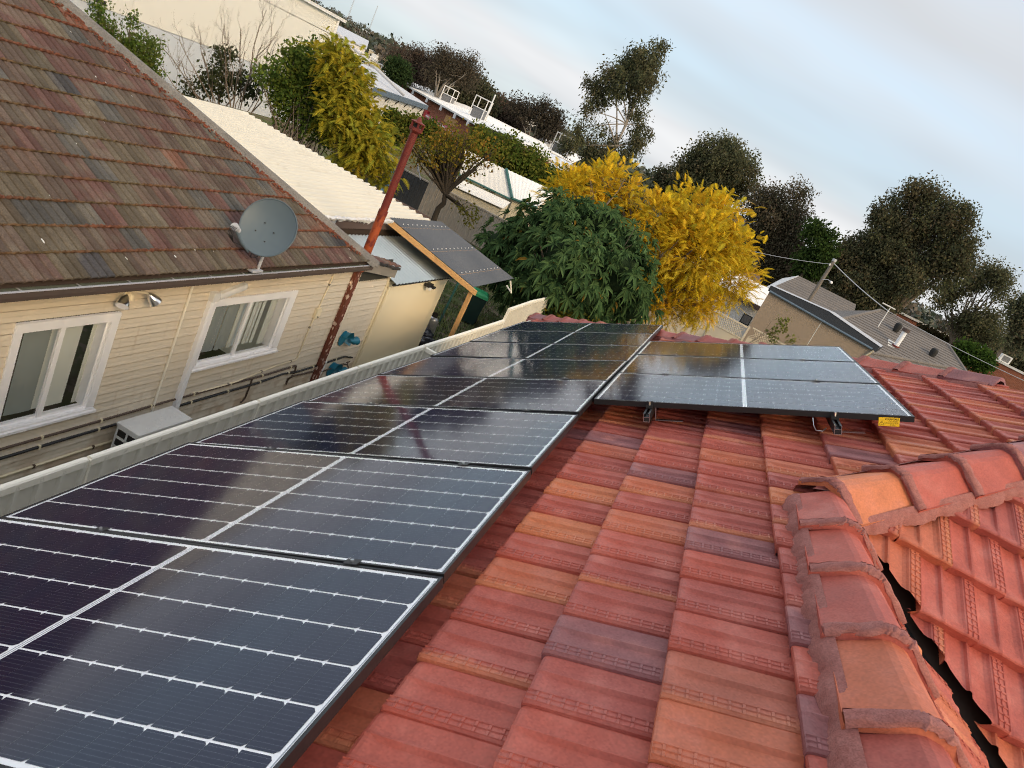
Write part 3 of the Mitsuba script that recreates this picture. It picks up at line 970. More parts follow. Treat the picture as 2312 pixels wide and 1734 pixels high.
# rust coloured lichen where the tiles meet the hip
for i in range(900):
    s_ = ro.uniform(.1, 4.6); off = abs(ro.normal(0, .07)) + .13
    p = np.array([EX - s_ , HY - s_ - off * 1.4, EZ + T2 * s_]) + nR * .045
    r = ro.uniform(.010, .028); a = ro.uniform(0, 6.28)
    pts = [p + r * (math.cos(a + q) * bR + math.sin(a + q) * eR) * ro.uniform(.6, 1.2) for q in (0, 1.25, 2.5, 3.8, 5.0)] + [p + nR * r * .35]
    mo.add(pts, [[0, 1, 5], [1, 2, 5], [2, 3, 5], [3, 4, 5], [4, 0, 5]]); mo.c.append(np.tile(np.array([[.15, .048, .027]]) * ro.uniform(.6, 1.25), (6, 1)))
say(put(f'{wh}__roof__moss', mo, 'vc_rough'), 'brown and rust coloured moss along the edges of the tile courses', kind='stuff')
dp = MB()
for i in range(150):
    y = ro.uniform(1.2, 9.2); k = ro.uniform(.1, 15)
    if y > HY - k * G2 / N2 - .2: continue
    p = oR + k * G2 * eR + y * bR + nR * (.036 + .0 - .024 * ((k % 1)))
    r = ro.uniform(.006, .024)
    a = np.arange(7) / 7 * 6.28
    rr2 = r * ro.uniform(.5, 1.3, 7)
    pts = p + rr2[:, None] * (np.cos(a)[:, None] * bR + np.sin(a)[:, None] * eR * ro.uniform(.8, 1.7))
    dp.add(np.vstack([pts, p + nR * .004]), [[q, (q + 1) % 7, 7] for q in range(7)])
say(put(f'{wh}__roof__droppings', dp, 'tar_white'), 'white bird droppings on the tiles', kind='stuff')
# deck, far slope and the concrete hip caps
dk = MB()
dk.add(np.array([[EX, -2, EZ - .03], [EX, HY, EZ - .03], [EX - 7, HY - 7, EZ + 7 * T2 - .03], [EX - 7, -2, EZ + 7 * T2 - .03]]), [[0, 1, 2, 3]])
dk.add(np.array([[EX, HY, EZ - .04], [EX - 14, HY, EZ - .04], [EX - 7, HY - 7, EZ + 7 * T2 - .04]]), [[0, 1, 2]])
put(f'{wh}__roof__sarking', dk, 'dark_brown')
hd2 = np.array([-1, -1, T2]) / math.sqrt(2 + T2 * T2)
sd2 = np.array([S2, -S2, 0]); up2 = np.cross(hd2, sd2); up2 = up2 if up2[2] > 0 else -up2
for k in range(12):
    a0 = np.array([EX + .05, HY + .05, EZ - .03 * T2]) + hd2 * (k * .49) + up2 * .055
    a1 = a0 + hd2 * .51
    th = np.linspace(-1.05, 1.05, 11)
    rings = []
    for t, p, r in ((0, a0, .166), (.06, a0 + hd2 * .075, .164), (.07, a0 + hd2 * .08, .138), (1, a1, .128)):
        jit = ro.normal(0, .0025, (len(th), 1))
        rings.append(p + (np.sin(th)[:, None] * sd2 * (r + jit)) + ((np.cos(th) - 1)[:, None] * up2 * (r * 1.05)) + up2 * .012)
    m = MB().sheet(np.array(rings))
    end = np.vstack([rings[0], a0 - up2 * .1])
    m.add(end, [[i, i + 1, len(th)] for i in range(len(th) - 1)])
    put(f'{wh}__roof__hip_cap', m, 'old_concrete', smooth=40)
bed = []
for i in range(240):
    s_ = i * .025
    p = np.array([EX, HY, EZ]) + hd2 * s_ + sd2 * .125
    bed.append([p + up2 * (.02 + ro.normal(0, .004)), p + sd2 * (.03 + .012 * ro.random()) - up2 * .012, p + sd2 * (.05 + .02 * abs(math.sin(s_ * 9))) - up2 * .05])
put(f'{wh}__roof__hip_mortar', MB().sheet(np.array(bed)), 'old_concrete', smooth=True)
# tiles of the low verge past the corner, above the grey barge board
vm = MB(); vuv = []
for i in range(6):
    y0 = 9.5 + i * .29; z0 = -.825 - (y0 - 9.5) * .152
    v, f = RT
    w = np.array([-3.34, y0, z0]) + v[:, 1:2] * np.array([-1, 0, 0.]) + (.29 - v[:, :1]) * np.array([0, .99, -.152]) + v[:, 2:] * np.array([0, 0, 1.])
    put(f'{wh}__roof__verge_tile', (w, f), 'old_tile', uv=np.tile([[[.4, .97, .5, .35, .98, .6][i], .5]], (len(v), 1)))
vb = MB()
for i in range(34):
    y0 = 9.5 + i * .05
    p = np.array([-3.345, y0, -.845 - (y0 - 9.5) * .152]) + ro.normal(0, .008, 3)
    vb.box(p - [.02, .03, .022], p + [.02, .03, .022])
say(put(f'{wh}__roof__verge_bedding', vb, 'old_tile', uv=np.tile([[.97, .5]], (vb.n, 1))), 'crumbling bedding under the verge tiles', kind='stuff')
# gutter: brown front, lip highlight put into its colour, silt inside, straps
gy0, gy1 = -1.0, 9.46
gp = np.array([[0, 0], [.11, 0], [.118, .04], [.118, .088], [.124, .094], [.108, .094], [.106, .008], [.004, .008], [.004, .12], [0, .12]])
A, B = ex(gp, None, (-3.205, gy0, -.945), (-3.205, gy1, -.925), (1, 0, 0), (0, 0, 1))
put(f'{wh}__gutter', MB().prism(gp, A, B), 'brown_gutter')
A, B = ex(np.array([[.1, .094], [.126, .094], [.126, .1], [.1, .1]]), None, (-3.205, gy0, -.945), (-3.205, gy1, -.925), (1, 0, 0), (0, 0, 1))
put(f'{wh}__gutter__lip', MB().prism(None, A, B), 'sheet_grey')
inn = MB(); yy = np.linspace(gy0, gy1, 240)
inn.sheet(np.stack([np.stack([np.full(240, -3.195), yy, -.862 + .006 * meshkit.noise(np.stack([yy * 3, yy, yy], -1))], 1), np.stack([np.full(240, -3.10), yy, -.885 + .02 * meshkit.noise(np.stack([yy * 5, 0 * yy, yy], -1))], 1)]))
put(f'{wh}__gutter__silt', inn, 'gutter_inside')
for y in np.arange(.4, 9.3, .62):
    put(f'{wh}__gutter__strap', MB().box([-3.20, y, -.848], [-3.085, y + .018, -.843]), 'sheet_grey')
put(f'{wh}__fascia', MB().box([-3.235, gy0, -1.0], [-3.21, 9.44, -.81]), 'fascia_timber')
put(f'{wh}__soffit', MB().box([WX - .02, gy0, -.99], [-3.235, 9.44, -.975]), 'cream_paint')


# windows
def window(y0, y1, z0, z1, oy0, oy1, oz0, oz1, ym, blinds, label):
    key = f'{wh}__window'
    key = numbered(key)
    x = WX
    fr = MB()
    fr.box([x - .02, y0, z1 - (z1 - oz1)], [x + .022, y1, z1]).box([x - .02, y0, oz0], [x + .022, oy0, oz1]).box([x - .02, oy1, oz0], [x + .022, y1, oz1])
    put(f'{key}__architrave', fr, 'white_paint')
    rv = MB()
    rv.box([x - .16, oy0 - .01, oz0], [x - .021, oy0, oz1]).box([x - .16, oy1, oz0], [x - .021, oy1 + .01, oz1]).box([x - .16, oy0, oz1], [x - .021, oy1, oz1 + .01])
    put(f'{key}__reveal', rv, 'white_paint')
    sl = MB().box([x - .02, y0 - .01, oz0 - .075], [x + .05, y1 + .03, oz0 - .045]).box([x - .02, y0, oz0 - .045], [x + .03, y1, oz0 - .012]).box([x - .1, oy0, oz0 - .012], [x + .018, oy1, oz0])
    put(f'{key}__sill', sl, 'white_paint')
    s = .024
    for a, b, xx in ((oy0, ym + .03, x - .03), (ym - .03, oy1, x - .012)):
        sm = MB().box([xx - .012, a, oz0], [xx, a + (s if a == oy0 else .06), oz1]).box([xx - .012, b - (.06 if b != oy1 else s), oz0], [xx, b, oz1]) if False else MB()
        la, lb = (s, .062) if a == oy0 else (.062, s)
        sm.box([xx - .012, a, oz0], [xx, a + la, oz1]).box([xx - .012, b - lb, oz0], [xx, b, oz1]).box([xx - .012, a + la, oz0], [xx, b - lb, oz0 + s]).box([xx - .012, a + la, oz1 - s], [xx, b - lb, oz1])
        sk = put(f'{key}__sash', sm, 'white_paint')
        put(f'{key}__pane', MB().add([[xx - .006, a + la, oz0 + s], [xx - .006, b - lb, oz0 + s], [xx - .006, b - lb, oz1 - s], [xx - .006, a + la, oz1 - s]], [[0, 1, 2, 3]]), 'window_glass')
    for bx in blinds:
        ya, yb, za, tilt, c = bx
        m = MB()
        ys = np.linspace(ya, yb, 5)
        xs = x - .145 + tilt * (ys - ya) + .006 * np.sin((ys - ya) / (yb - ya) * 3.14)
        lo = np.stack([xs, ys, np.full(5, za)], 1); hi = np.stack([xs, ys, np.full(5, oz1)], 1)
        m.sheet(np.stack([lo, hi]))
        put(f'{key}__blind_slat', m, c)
    rm = MB()
    rm.box([x - 1.4, oy0 - .3, oz0 - .3], [x - 1.38, oy1 + .3, oz1 + .2])
    put(f'{key}__room', rm, 'room')
    return key


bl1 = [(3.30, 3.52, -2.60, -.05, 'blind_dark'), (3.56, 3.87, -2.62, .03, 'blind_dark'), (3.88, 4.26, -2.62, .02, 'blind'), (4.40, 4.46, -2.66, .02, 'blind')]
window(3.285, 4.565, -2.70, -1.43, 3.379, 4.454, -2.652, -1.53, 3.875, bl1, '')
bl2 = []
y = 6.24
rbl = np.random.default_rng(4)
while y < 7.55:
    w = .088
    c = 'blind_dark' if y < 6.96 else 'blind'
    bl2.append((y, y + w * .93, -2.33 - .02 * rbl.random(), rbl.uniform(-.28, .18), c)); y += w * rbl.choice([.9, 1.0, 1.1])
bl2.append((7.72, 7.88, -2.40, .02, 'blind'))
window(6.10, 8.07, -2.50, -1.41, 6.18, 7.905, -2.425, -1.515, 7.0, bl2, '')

# flues, ducts and pipes on the wall
m = MB(); pr = np.array([[0, -.05], [.055, -.045], [.065, 0], [.055, .045], [0, .05]])
A, B = ex(pr, None, (WX + .005, 6.035, -3.55), (WX + .005, 6.035, -1.385), (1, 0, 0), (0, 1, 0)); m.prism(None, A, B)
dk_ = put('split_system_duct', m, 'white_paint'); USED.discard(dk_); scene[dk_ + '__riser'] = scene.pop(dk_); USED.add(dk_ + '__riser'); USED.add(dk_)
say(dk_, 'white plastic duct beside the far window, bent along the wall at its top', 'duct')
m = MB()
A, B = ex(pr, None, (WX + .012, 6.03, -1.37), (WX + .012, 6.63, -1.225), (1, 0, 0), (0, -.23, .97)); m.prism(None, A, B)
m.box([WX + .004, 5.975, -1.40], [WX + .085, 6.10, -1.27])
put(f'{dk_}__elbow', m, 'fan_white')


def pipe(label, pts, r, bsdf, x=WX + .022, clips=True, name='wall_pipe', clipmat=None, cat='pipe'):
    key = thing(name, label, cat)
    P = np.array([[x + (q[2] if len(q) > 2 else 0), q[0], q[1]] for q in pts], float)
    # round the bends a little
    Q = [P[0]]
    for i in range(1, len(P) - 1):
        a, b, c = P[i - 1], P[i], P[i + 1]
        la, lc = np.linalg.norm(a - b), np.linalg.norm(c - b)
        k = min(.04, la * .4, lc * .4)
        pa, pc = b + (a - b) / la * k, b + (c - b) / lc * k
        Q += [pa, pa * .25 + b * .5 + pc * .25, pc]
    Q.append(P[-1])
    put(f'{key}__tube', MB().tube(np.array(Q), r, 8), bsdf, smooth=50)
    if clips:
        L = np.cumsum(np.r_[0, np.linalg.norm(np.diff(P, axis=0), axis=1)])
        for s in np.arange(.35, L[-1], .8):
            p = np.array([np.interp(s, L, P[:, i]) for i in range(3)])
            put(f'{key}__saddle', MB().box(p - [.02, .012, r + .008], p + [r + .003, .012, r + .008]), clipmat or bsdf)
    return key


pipe('thin white pipe down the wall between the two windows', [(5.577, -1.02), (5.59, -2.10), (5.60, -3.2)], .0165, 'fence_cream', clips=False)
pipe('upper brown pipe along the foot of the weatherboard wall', [(2.0, -2.905), (4.3, -2.905), (5.93, -2.90), (7.2, -2.915), (8.08, -2.932), (8.93, -2.92), (8.95, -3.09)], .016, 'brown_pipe', clipmat='cream_paint')
pipe('lower black brown pipe along the foot of the weatherboard wall', [(2.0, -3.03), (4.3, -3.028), (5.95, -3.035), (7.1, -3.045), (7.9, -3.055), (8.6, -3.02), (9.02, -3.068), (9.6, -3.07), (10.02, -3.06), (10.69, -3.05), (11.05, -3.13)], .018, 'black_metal', clipmat='cream_paint')
pipe('lowest cream pipe on the wall near the air conditioner', [(2.0, -3.29), (4.4, -3.282), (5.1, -3.285)], .015, 'cream_paint', clipmat='brown_pipe')
pipe('grey cable conduit from the eave past a junction box', [(9.0, -1.02), (8.86, -2.20), (8.855, -2.79), (8.24, -2.80), (7.3, -2.90), (6.12, -2.90)], .010, 'cream_paint', clips=True, name='conduit', clipmat='grey_board', cat='conduit')
pipe('short brown branch pipe hanging below the upper brown pipe', [(7.70, -2.92), (7.70, -3.30), (7.62, -3.36)], .014, 'brown_pipe', clips=False)
pipe('crooked brown pipe by the foot of the rusty strip', [(9.6, -3.18), (8.90, -3.13), (8.86, -3.09, .05), (8.82, -3.17), (8.82, -3.28)], .016, 'brown_pipe', clips=False)
jb = thing('junction_box', 'small cream junction box on the wall left of the rusty strip', 'junction box')
put(f'{jb}__case', MB().box([WX + .01, 8.84, -1.98], [WX + .06, 8.98, -1.80]), 'cream_paint')
put(f'{jb}__knob', MB().box([WX + .06, 8.90, -1.965], [WX + .075, 8.925, -1.94]), 'grey_board')
tp = thing('garden_tap', 'brown garden tap on a pipe above the lower teal holder', 'tap')
put(f'{tp}__pipe', MB().tube([[WX + .03, 9.98, -3.24], [WX + .03, 10.70, -3.215]], .014, 8), 'brown_pipe')
put(f'{tp}__spout', MB().tube([[WX + .03, 10.72, -3.215], [WX + .10, 10.78, -3.205], [WX + .15, 10.79, -3.27]], .017, 8), 'brown_pipe')
put(f'{tp}__handle', MB().box([WX + .08, 10.72, -3.16], [WX + .10, 10.86, -3.145]).tube([[WX + .09, 10.79, -3.2], [WX + .09, 10.79, -3.15]], .009, 6), 'brown_pipe')
pipe('white plastic waste pipe between the rusty strip and the teal holder', [(9.98, -3.02), (9.95, -3.25), (9.90, -3.5)], .022, 'white_paint', clips=False)
st = thing('rusty_strip', 'wide rusty brown strip with flaking paint down the cream wall', 'flashing')
A = np.array([[WX + .016, 9.655, 0], [WX + .03, 9.672, 0], [WX + .075, 9.68, 0], [WX + .075, 9.84, 0], [WX + .03, 9.85, 0], [WX + .016, 9.865, 0]])
put(f'{st}__plate', MB().prism(None, A + [0, 0, -3.6], A + [0, 0, -1.0]), 'rust_strip')

# the tall red flue
fl = thing('red_flue_pipe', 'tall rusty red flue pipe with a cowl standing at the corner of the brown roof', 'flue')
fx, fy = -3.42, 9.70
put(f'{fl}__lower_pipe', MB().tube([[fx, fy, -1.1], [fx, fy, -.02]], .079, 14), 'rust_pole', smooth=50)
put(f'{fl}__collar', MB().tube([[fx, fy, -.05], [fx, fy, .03], [fx, fy, .035]], [.083, .083, .07], 14), 'rust_pole', smooth=50)
put(f'{fl}__upper_pipe', MB().tube([[fx, fy, .0], [fx, fy - .02, .9], [fx, fy - .03, 1.42]], .067, 14), 'rust_pole', smooth=50)
z = 1.42
put(f'{fl}__cowl', MB().tube([[fx, fy - .03, z - .02], [fx, fy - .03, z + .02], [fx, fy - .03, z + .03], [fx, fy - .03, z + .075]], [.07, .115, .12, .12], 8), 'rust_pole')
for a in range(5):
    t = a * 2 * math.pi / 5 + .3
    c = np.array([fx + .098 * math.cos(t), fy - .03 + .098 * math.sin(t), z + .07])
    put(f'{fl}__cowl__stay', MB().box(c - [.014, .014, .01], c + [.014, .014, .085]), 'rust_pole')
put(f'{fl}__cowl__core', MB().tube([[fx, fy - .03, z + .06], [fx, fy - .03, z + .16]], .05, 8), 'dark')
put(f'{fl}__cap', MB().tube([[fx, fy - .03, z + .15], [fx, fy - .03, z + .165], [fx, fy - .03, z + .185], [fx, fy - .03, z + .25]], [.122, .125, .05, .022], 10), 'rust_pole')

# teal hose holders
def holder(y, z, label):
    k = thing('hose_holder', label, 'hose holder', 'teal plastic hose holders on the cream wall')
    x = WX + .016
    a = np.linspace(math.radians(95), math.radians(300), 14)
    r0 = .19
    outer = np.stack([y + .04 - r0 * np.cos(a - 1.2) * .8, z + r0 * np.sin(a - 1.2) * .8], 1)
    G = []
    for xx, sc in ((x, .78), (x + .03, .92), (x + .09, 1.0), (x + .12, 1.12)):
        G.append(np.stack([np.full(14, xx), y + (outer[:, 0] - y) * sc, z + (outer[:, 1] - z) * sc], 1))
    m = MB().sheet(np.array(G))
    put(f'{k}__cradle', m, 'teal_plastic', smooth=True)
    b = MB(); th = np.arange(12) / 12 * 6.283
    ring = np.stack([np.full(12, x + .012), y + .135 * np.cos(th), z + .16 * np.sin(th)], 1)
    b.prism(None, ring - [.012, 0, 0], ring)
    put(f'{k}__back_plate', b, 'teal_plastic')
    c = np.array([x + .11, y + .29, z - .05])
    cone = MB().tube([c + [-.03, -.14, .02], c + [0, -.03, 0], c + [.02, .07, .015]], [.03, .06, .085], 12, cap=False)
    put(f'{k}__scoop', cone, 'teal_plastic', smooth=True)
    put(f'{k}__mouth', MB().tube([c + [.018, .055, .012], c + [.019, .06, .013]], .076, 12), 'dark')


holder(10.28, -2.58, 'upper teal plastic hose holder on the cream wall beside the rusty strip')
holder(10.33, -3.27, 'lower teal plastic hose holder, half hidden behind the fence')

# twin floodlight under the eave
fl2 = thing('floodlight', 'chrome twin spotlights with a sensor under the brown gutter', 'floodlight')
put(f'{fl2}__bracket', MB().box([WX + .016, 4.44, -1.17], [WX + .05, 4.62, -1.13]), 'cream_paint')
put(f'{fl2}__sensor', MB().tube([[WX + .05, 4.53, -1.16], [WX + .09, 4.53, -1.19], [WX + .11, 4.53, -1.235]], [.03, .04, .028], 10), 'cream_paint', smooth=True)
for y, s in ((4.40, -1), (4.80, 1)):
    p = np.array([WX + .14, y, -1.20]); d = np.array([.35, .55 * s, -.62]); d /= np.linalg.norm(d)
    sk = put(f'{fl2}__lamp', MB().tube([p - d * .07, p - d * .045, p, p + d * .05, p + d * .075], [.014, .032, .055, .068, .072], 14, cap=True), 'chrome', smooth=60)
    put(f'{fl2}__arm', MB().tube([[WX + .05, 4.53 + s * .07, -1.15], p - d * .06], .011, 6), 'cream_paint')

# air conditioner behind the fence
ac = thing('air_conditioner', 'white air conditioner outdoor unit between the wall and the fence', 'air conditioner')
ax0, ax1, ay0, ay1, az0, az1 = -3.385, -3.06, 4.93, 5.84, -3.52, -2.93
put(f'{ac}__casing', MB().box([ax0, ay0 + .004, az0], [ax1, ay1, az1 - .012]), 'fan_white')
lid = trimesh.creation.box([ax1 - ax0 + .02, ay1 - ay0 + .02, .03]); lid.apply_translation([(ax0 + ax1) / 2, (ay0 + ay1) / 2, az1 - .008])
put(f'{ac}__lid', lid, 'fan_white')
for i in range(7):
    x = ax0 + .03 + i * .044
    put(f'{ac}__lid__rib', MB().box([x, ay0 + .03, az1 + .007], [x + .016, ay1 - .03, az1 + .0105]), 'fan_white')
for i in range(2):
    for j in range(4):
        x = ax0 + .03 + i * .15; zt = az1 - .07 - j * .13
        put(f'{ac}__vent', MB().box([x, ay0 + .0005, zt - .09], [x + .12, ay0 + .0038, zt]), 'dark')
th = np.arange(24) / 24 * 6.283
put(f'{ac}__fan_guard', MB().prism(None, np.stack([np.full(24, ax1 + .001), 5.25 + .22 * np.cos(th), -3.22 + .22 * np.sin(th)], 1), np.stack([np.full(24, ax1 + .01), 5.25 + .22 * np.cos(th), -3.22 + .22 * np.sin(th)], 1)), 'dark')

# satellite dish on the gutter line
ds = thing('satellite_dish', 'grey satellite dish on a bent mast at the eave of the brown tiled roof', 'satellite dish')
dc = np.array([-3.12, 6.12, -.20]); dn = np.array([.24, -.87, .42]); dn /= np.linalg.norm(dn)
du = np.cross([0, 0, 1.], dn); du /= np.linalg.norm(du); dv = np.cross(dn, du)
rr3 = np.linspace(0, 1, 9); th = np.linspace(0, 2 * np.pi, 49)
G = np.zeros((9, 49, 3))
for i, r in enumerate(rr3):
    G[i] = dc + (r * .345 * np.cos(th))[:, None] * du + (r * .372 * np.sin(th))[:, None] * dv + dn * (.085 * (r * r - 1))
put(f'{ds}__reflector', MB().sheet(G), 'dish_grey', smooth=True)
put(f'{ds}__rim', MB().tube(G[-1], .0085, 6, cap=False), 'dish_grey', smooth=True)
for a, b in ((-.08, .05), (.07, -.02), (-.14, -.09), (.02, -.17)):
    p = dc + du * a + dv * b - dn * .075
    put(f'{ds}__screw', MB().tube([p, p + dn * .012], .009, 6), 'dark')
CR = np.cross(VIEW, UP)
lnb = dc + dn * .30 - dv * .12 - CR * .27
foot = dc - dv * .40 - dn * .02 - du * .10
arm0 = dc - dv * .34 - dn * .02 - CR * .10
put(f'{ds}__arm', MB().tube([arm0, arm0 * .5 + lnb * .5 - dv * .03, lnb - dv * .02], .014, 6), 'dish_grey')
put(f'{ds}__receiver', MB().tube([lnb - dn * -.10, lnb - dn * -.03, lnb], [.05, .045, .03], 10).tube([lnb, lnb - dn * .05, lnb - dn * .055], [.03, .042, .036], 12), 'sheet_grey', smooth=50)
for k in range(4):
    q = lnb + dn * .10 + du * (-.03 + .02 * k)
    put(f'{ds}__cable', MB().tube([q, q + dn * .04 - dv * .04, q + dn * .02 - dv * .11, lnb - dv * .16 + du * .03, (lnb + arm0) / 2 - dv * .06], .005, 5), 'dark')
mb_ = np.array([-3.12, 6.22, -.785]); mt = dc - dn * .17 - dv * .05
put(f'{ds}__mast', MB().tube([mb_, mb_ + [-.01, .02, .2], mt - dv * .12, mt], .021, 10), 'sheet_grey', smooth=60)
put(f'{ds}__foot', MB().box(mb_ - [.07, .16, .02], mb_ + [.05, .05, .006]), 'sheet_grey')
put(f'{ds}__bracket', MB().box(mt - [.05, .05, .06], mt + [.05, .05, .06]), 'dark')
lp = mb_ + np.array([-.05, -.05, .1]); a = np.linspace(0, 6.0, 14)
put(f'{ds}__cable', MB().tube(np.stack([lp[0] + .02 * np.sin(a), lp[1] - .03 + .09 * np.cos(a), lp[2] + .1 + .07 * np.sin(a)], 1), .005, 5), 'dark')

# ------------------------------------------------------------------ the flat roofs and lean-to behind the weatherboard house
ext = thing('cream_extension', 'smooth cream lean-to with a zinc corrugated roof behind the weatherboard house', 'building')
put(f'{ext}__wall', MB().box([-4.8, 11.32, -3.6], [WX + .0, 14.66, -1.52]), 'cream_paint')
put(f'{ext}__wall_trim', MB().box([WX - .02, 11.36, -1.60], [WX + .018, 14.68, -1.47]), 'cream_paint')
put(f'{ext}__corner_post', MB().box([WX - .02, 11.30, -3.6], [WX + .02, 11.42, -1.6]), 'fence_cream')
dpm = MB().tube([[WX + .04, 11.36, -1.56], [WX + .05, 11.345, -1.75], [WX + .045, 11.33, -2.5], [WX + .045, 11.33, -3.55]], .034, 8)
put(f'{ext}__downpipe', dpm, 'cream_paint', smooth=50)


def corrugated(P0, P1, P2, P3, pitch, amp, n_len=2, sub=6, sharp=None):
    """sheet with ribs running from the edge P0-P1 to the edge P3-P2 (P0->P3 is along a rib)."""
    P0, P1, P2, P3 = (np.asarray(q, float) for q in (P0, P1, P2, P3))
    L = np.linalg.norm(P1 - P0)
    n = int(L / pitch) * sub
    t = np.linspace(0, 1, n + 1)
    up = np.cross(P1 - P0, P3 - P0); up /= np.linalg.norm(up)
    if up[2] < 0: up = -up
    h = amp * np.cos(t * L / pitch * 2 * np.pi) if sharp is None else amp * np.interp((t * L / pitch) % 1, [0, .3, .42, .58, .70, 1], [-1, -1, 1, 1, -1, -1])
    rows = []
    for s in np.linspace(0, 1, n_len):
        a = P0 + (P3 - P0) * s; b = P1 + (P2 - P1) * s
        rows.append(a + t[:, None] * (b - a) + h[:, None] * up)
    return np.array(rows)


m = MB().sheet(corrugated((-4.55, 11.0, -.97), (-4.52, 14.0, -1.0), (-3.33, 14.75, -1.44), (-3.33, 11.28, -1.44), .145, .022))
put(f'{ext}__roof', m, 'zinc', smooth=True)
put(f'{ext}__roof_edge', MB().box([-3.40, 11.30, -1.50], [-3.36, 14.72, -1.462]), 'dark')
sl = thing('security_light', 'dark security floodlight on the cream wall under the zinc roof', 'floodlight')
c = np.array([WX + .09, 13.36, -1.66])
put(f'{sl}__hood', MB().box(c + [-.07, -.14, .0], c + [.05, .12, .07]), 'black_metal')
put(f'{sl}__lens', MB().box(c + [-.02, -.09, -.06], c + [.07, .06, -.01]), 'fan_white')
put(f'{sl}__visor', MB().box(c + [-.02, .02, -.02], c + [.11, .15, .03]), 'black_metal')

gar = thing('white_roofed_annexe', 'long flat annexe with a white corrugated roof behind the brown tiled roof', 'building')
RW = corrugated((-10.25, 9.2, -.40), (-4.55, 9.2, -.60), (-4.55, 14.95, -.60), (-10.25, 14.98, -.40), .20, .034, 2, 10)
put(f'{gar}__roof', MB().sheet(RW), 'white_roof', smooth=True)
RWb = RW - [0, 0, .03]
put(f'{gar}__roof_edge', MB().box([-10.2, 14.90, -.70], [-4.62, 14.94, -.53]), 'fascia_timber')
put(f'{gar}__fascia', MB().box([-4.62, 9.9, -.86], [-4.58, 14.93, -.64]), 'fascia_timber')
fm = MB(); yy = np.arange(9.6, 12.6, .03)
fm.sheet(np.stack([np.stack([np.full(len(yy), -4.50), yy, -.585 + .012 * ro.normal(0, 1, len(yy))], 1), np.stack([-4.42 + .01 * ro.normal(0, 1, len(yy)), yy, -.60 + .015 * ro.normal(0, 1, len(yy))], 1), np.stack([-4.47 + .012 * ro.normal(0, 1, len(yy)), yy, -.66 + .02 * ro.normal(0, 1, len(yy))], 1)]))
put(f'{gar}__flashing', fm, 'tar_white', smooth=False)
put(f'{gar}__wall', MB().box([-10.1, 9.4, -3.6], [-4.66, 14.85, -.72]), 'dark_brown')
for y in (10.35, 12.95):
    put(f'{gar}__vent_plate', MB().box([-4.58, y, -.79], [-4.572, y + .14, -.68]), 'sheet_grey')

# awning
aw = thing('dark_awning', 'sloping dark corrugated plastic awning on a timber beam and post', 'awning')
q0, q1, q2, q3 = np.array([-4.55, 12.55, -.565]), np.array([-4.50, 15.35, -.565]), np.array([-2.62, 17.05, -1.26]), np.array([-2.62, 13.85, -1.30])
AG = corrugated(q0, q1, q2, q3, .082, .0085, 6, 6)
put(f'{aw}__sheet', MB().sheet(AG), 'polycarbonate', smooth=True)
for r_, t in ((0, .10), (0, .45), (0, .80)):
    for k in range(1, 12):
        s_ = k / 12
        a = q0 + (q3 - q0) * t; b = q1 + (q2 - q1) * t
        p = a + (b - a) * s_ + np.array([0, 0, .012])
        put(f'{aw}__screw', MB().tube([p, p + [.004, 0, .014]], .0145, 6), 'tar_white')
d = (q3 - q0)
A = np.array([[0, -.045, -.125], [0, .0, -.125], [0, 0, -.012], [0, -.045, -.012]])
put(f'{aw}__beam', MB().prism(None, q0 + A + [0.02, -.01, -.0], q3 + A + [.12, .05, -.03]), 'timber')
for t in (.12, .46, .80):
    a = q0 + (q3 - q0) * t; b = q1 + (q2 - q1) * t
    B_ = np.array([[-.035, 0, -.085], [.035, 0, -.085], [.035, 0, -.012], [-.035, 0, -.012]])
    put(f'{aw}__batten', MB().prism(None, a + B_, b + B_), 'timber')
pb = np.array([-2.62, 14.0])
put(f'{aw}__post', MB().box([-2.67, 13.86, -3.6], [-2.58, 13.95, -1.42]), 'timber')
put(f'{aw}__brace', MB().tube([[-2.64, 16.9, -1.33], [-2.5, 17.0, -1.62], [-2.75, 17.2, -1.55]], .022, 6), 'fence_cream')

# things in the yard
bn = thing('wheelie_bin', 'dark green wheelie bin with a bright green lid on the lawn', 'bin')
bc = np.array([-3.95, 19.5])
bo = np.array([[-.24, -.27], [.24, -.27], [.24, .27], [-.24, .27]])
rot = np.array([[.95, .31], [-.31, .95]])
A = np.concatenate([(bo * .8) @ rot + bc, np.full((4, 1), -3.55)], 1); B = np.concatenate([(bo * 1.12) @ rot + bc, np.full((4, 1), -2.66)], 1)
put(f'{bn}__body', MB().prism(None, A, B), 'bin_green')
A = np.concatenate([(bo * 1.18) @ rot + bc, np.full((4, 1), -2.66)], 1); B = np.concatenate([(bo * 1.14) @ rot + bc, np.full((4, 1), -2.58)], 1); C_ = np.concatenate([(bo * .86) @ rot + bc, np.full((4, 1), -2.52)], 1)
put(f'{bn}__lid', MB().prism(None, A, B).prism(None, B + [0, 0, .0005], C_), 'lid_green')
put(f'{bn}__handle', MB().tube([np.r_[np.array([-.2, .33]) @ rot + bc, -2.6], np.r_[np.array([.2, .33]) @ rot + bc, -2.6]], .02, 6), 'bin_green')
for s in (-1, 1):
    c = np.r_[np.array([.22 * s, .2]) @ rot + bc, -3.5]
    e = np.r_[np.array([.04 * s, 0]) @ rot, 0]
    put(f'{bn}__wheel', MB().tube([c, c + e], .1, 12), 'dark')
kg = thing('gas_cylinder', 'dull steel gas cylinder standing behind the cream lean-to', 'gas cylinder')
kc = np.array([-3.86, 16.0])
put(f'{kg}__body', MB().tube([[*kc, -3.6], [*kc, -3.56], [*kc, -3.05], [*kc, -2.98], [*kc, -2.95]], [.15, .17, .17, .13, .06], 14), 'steel_keg', smooth=50)
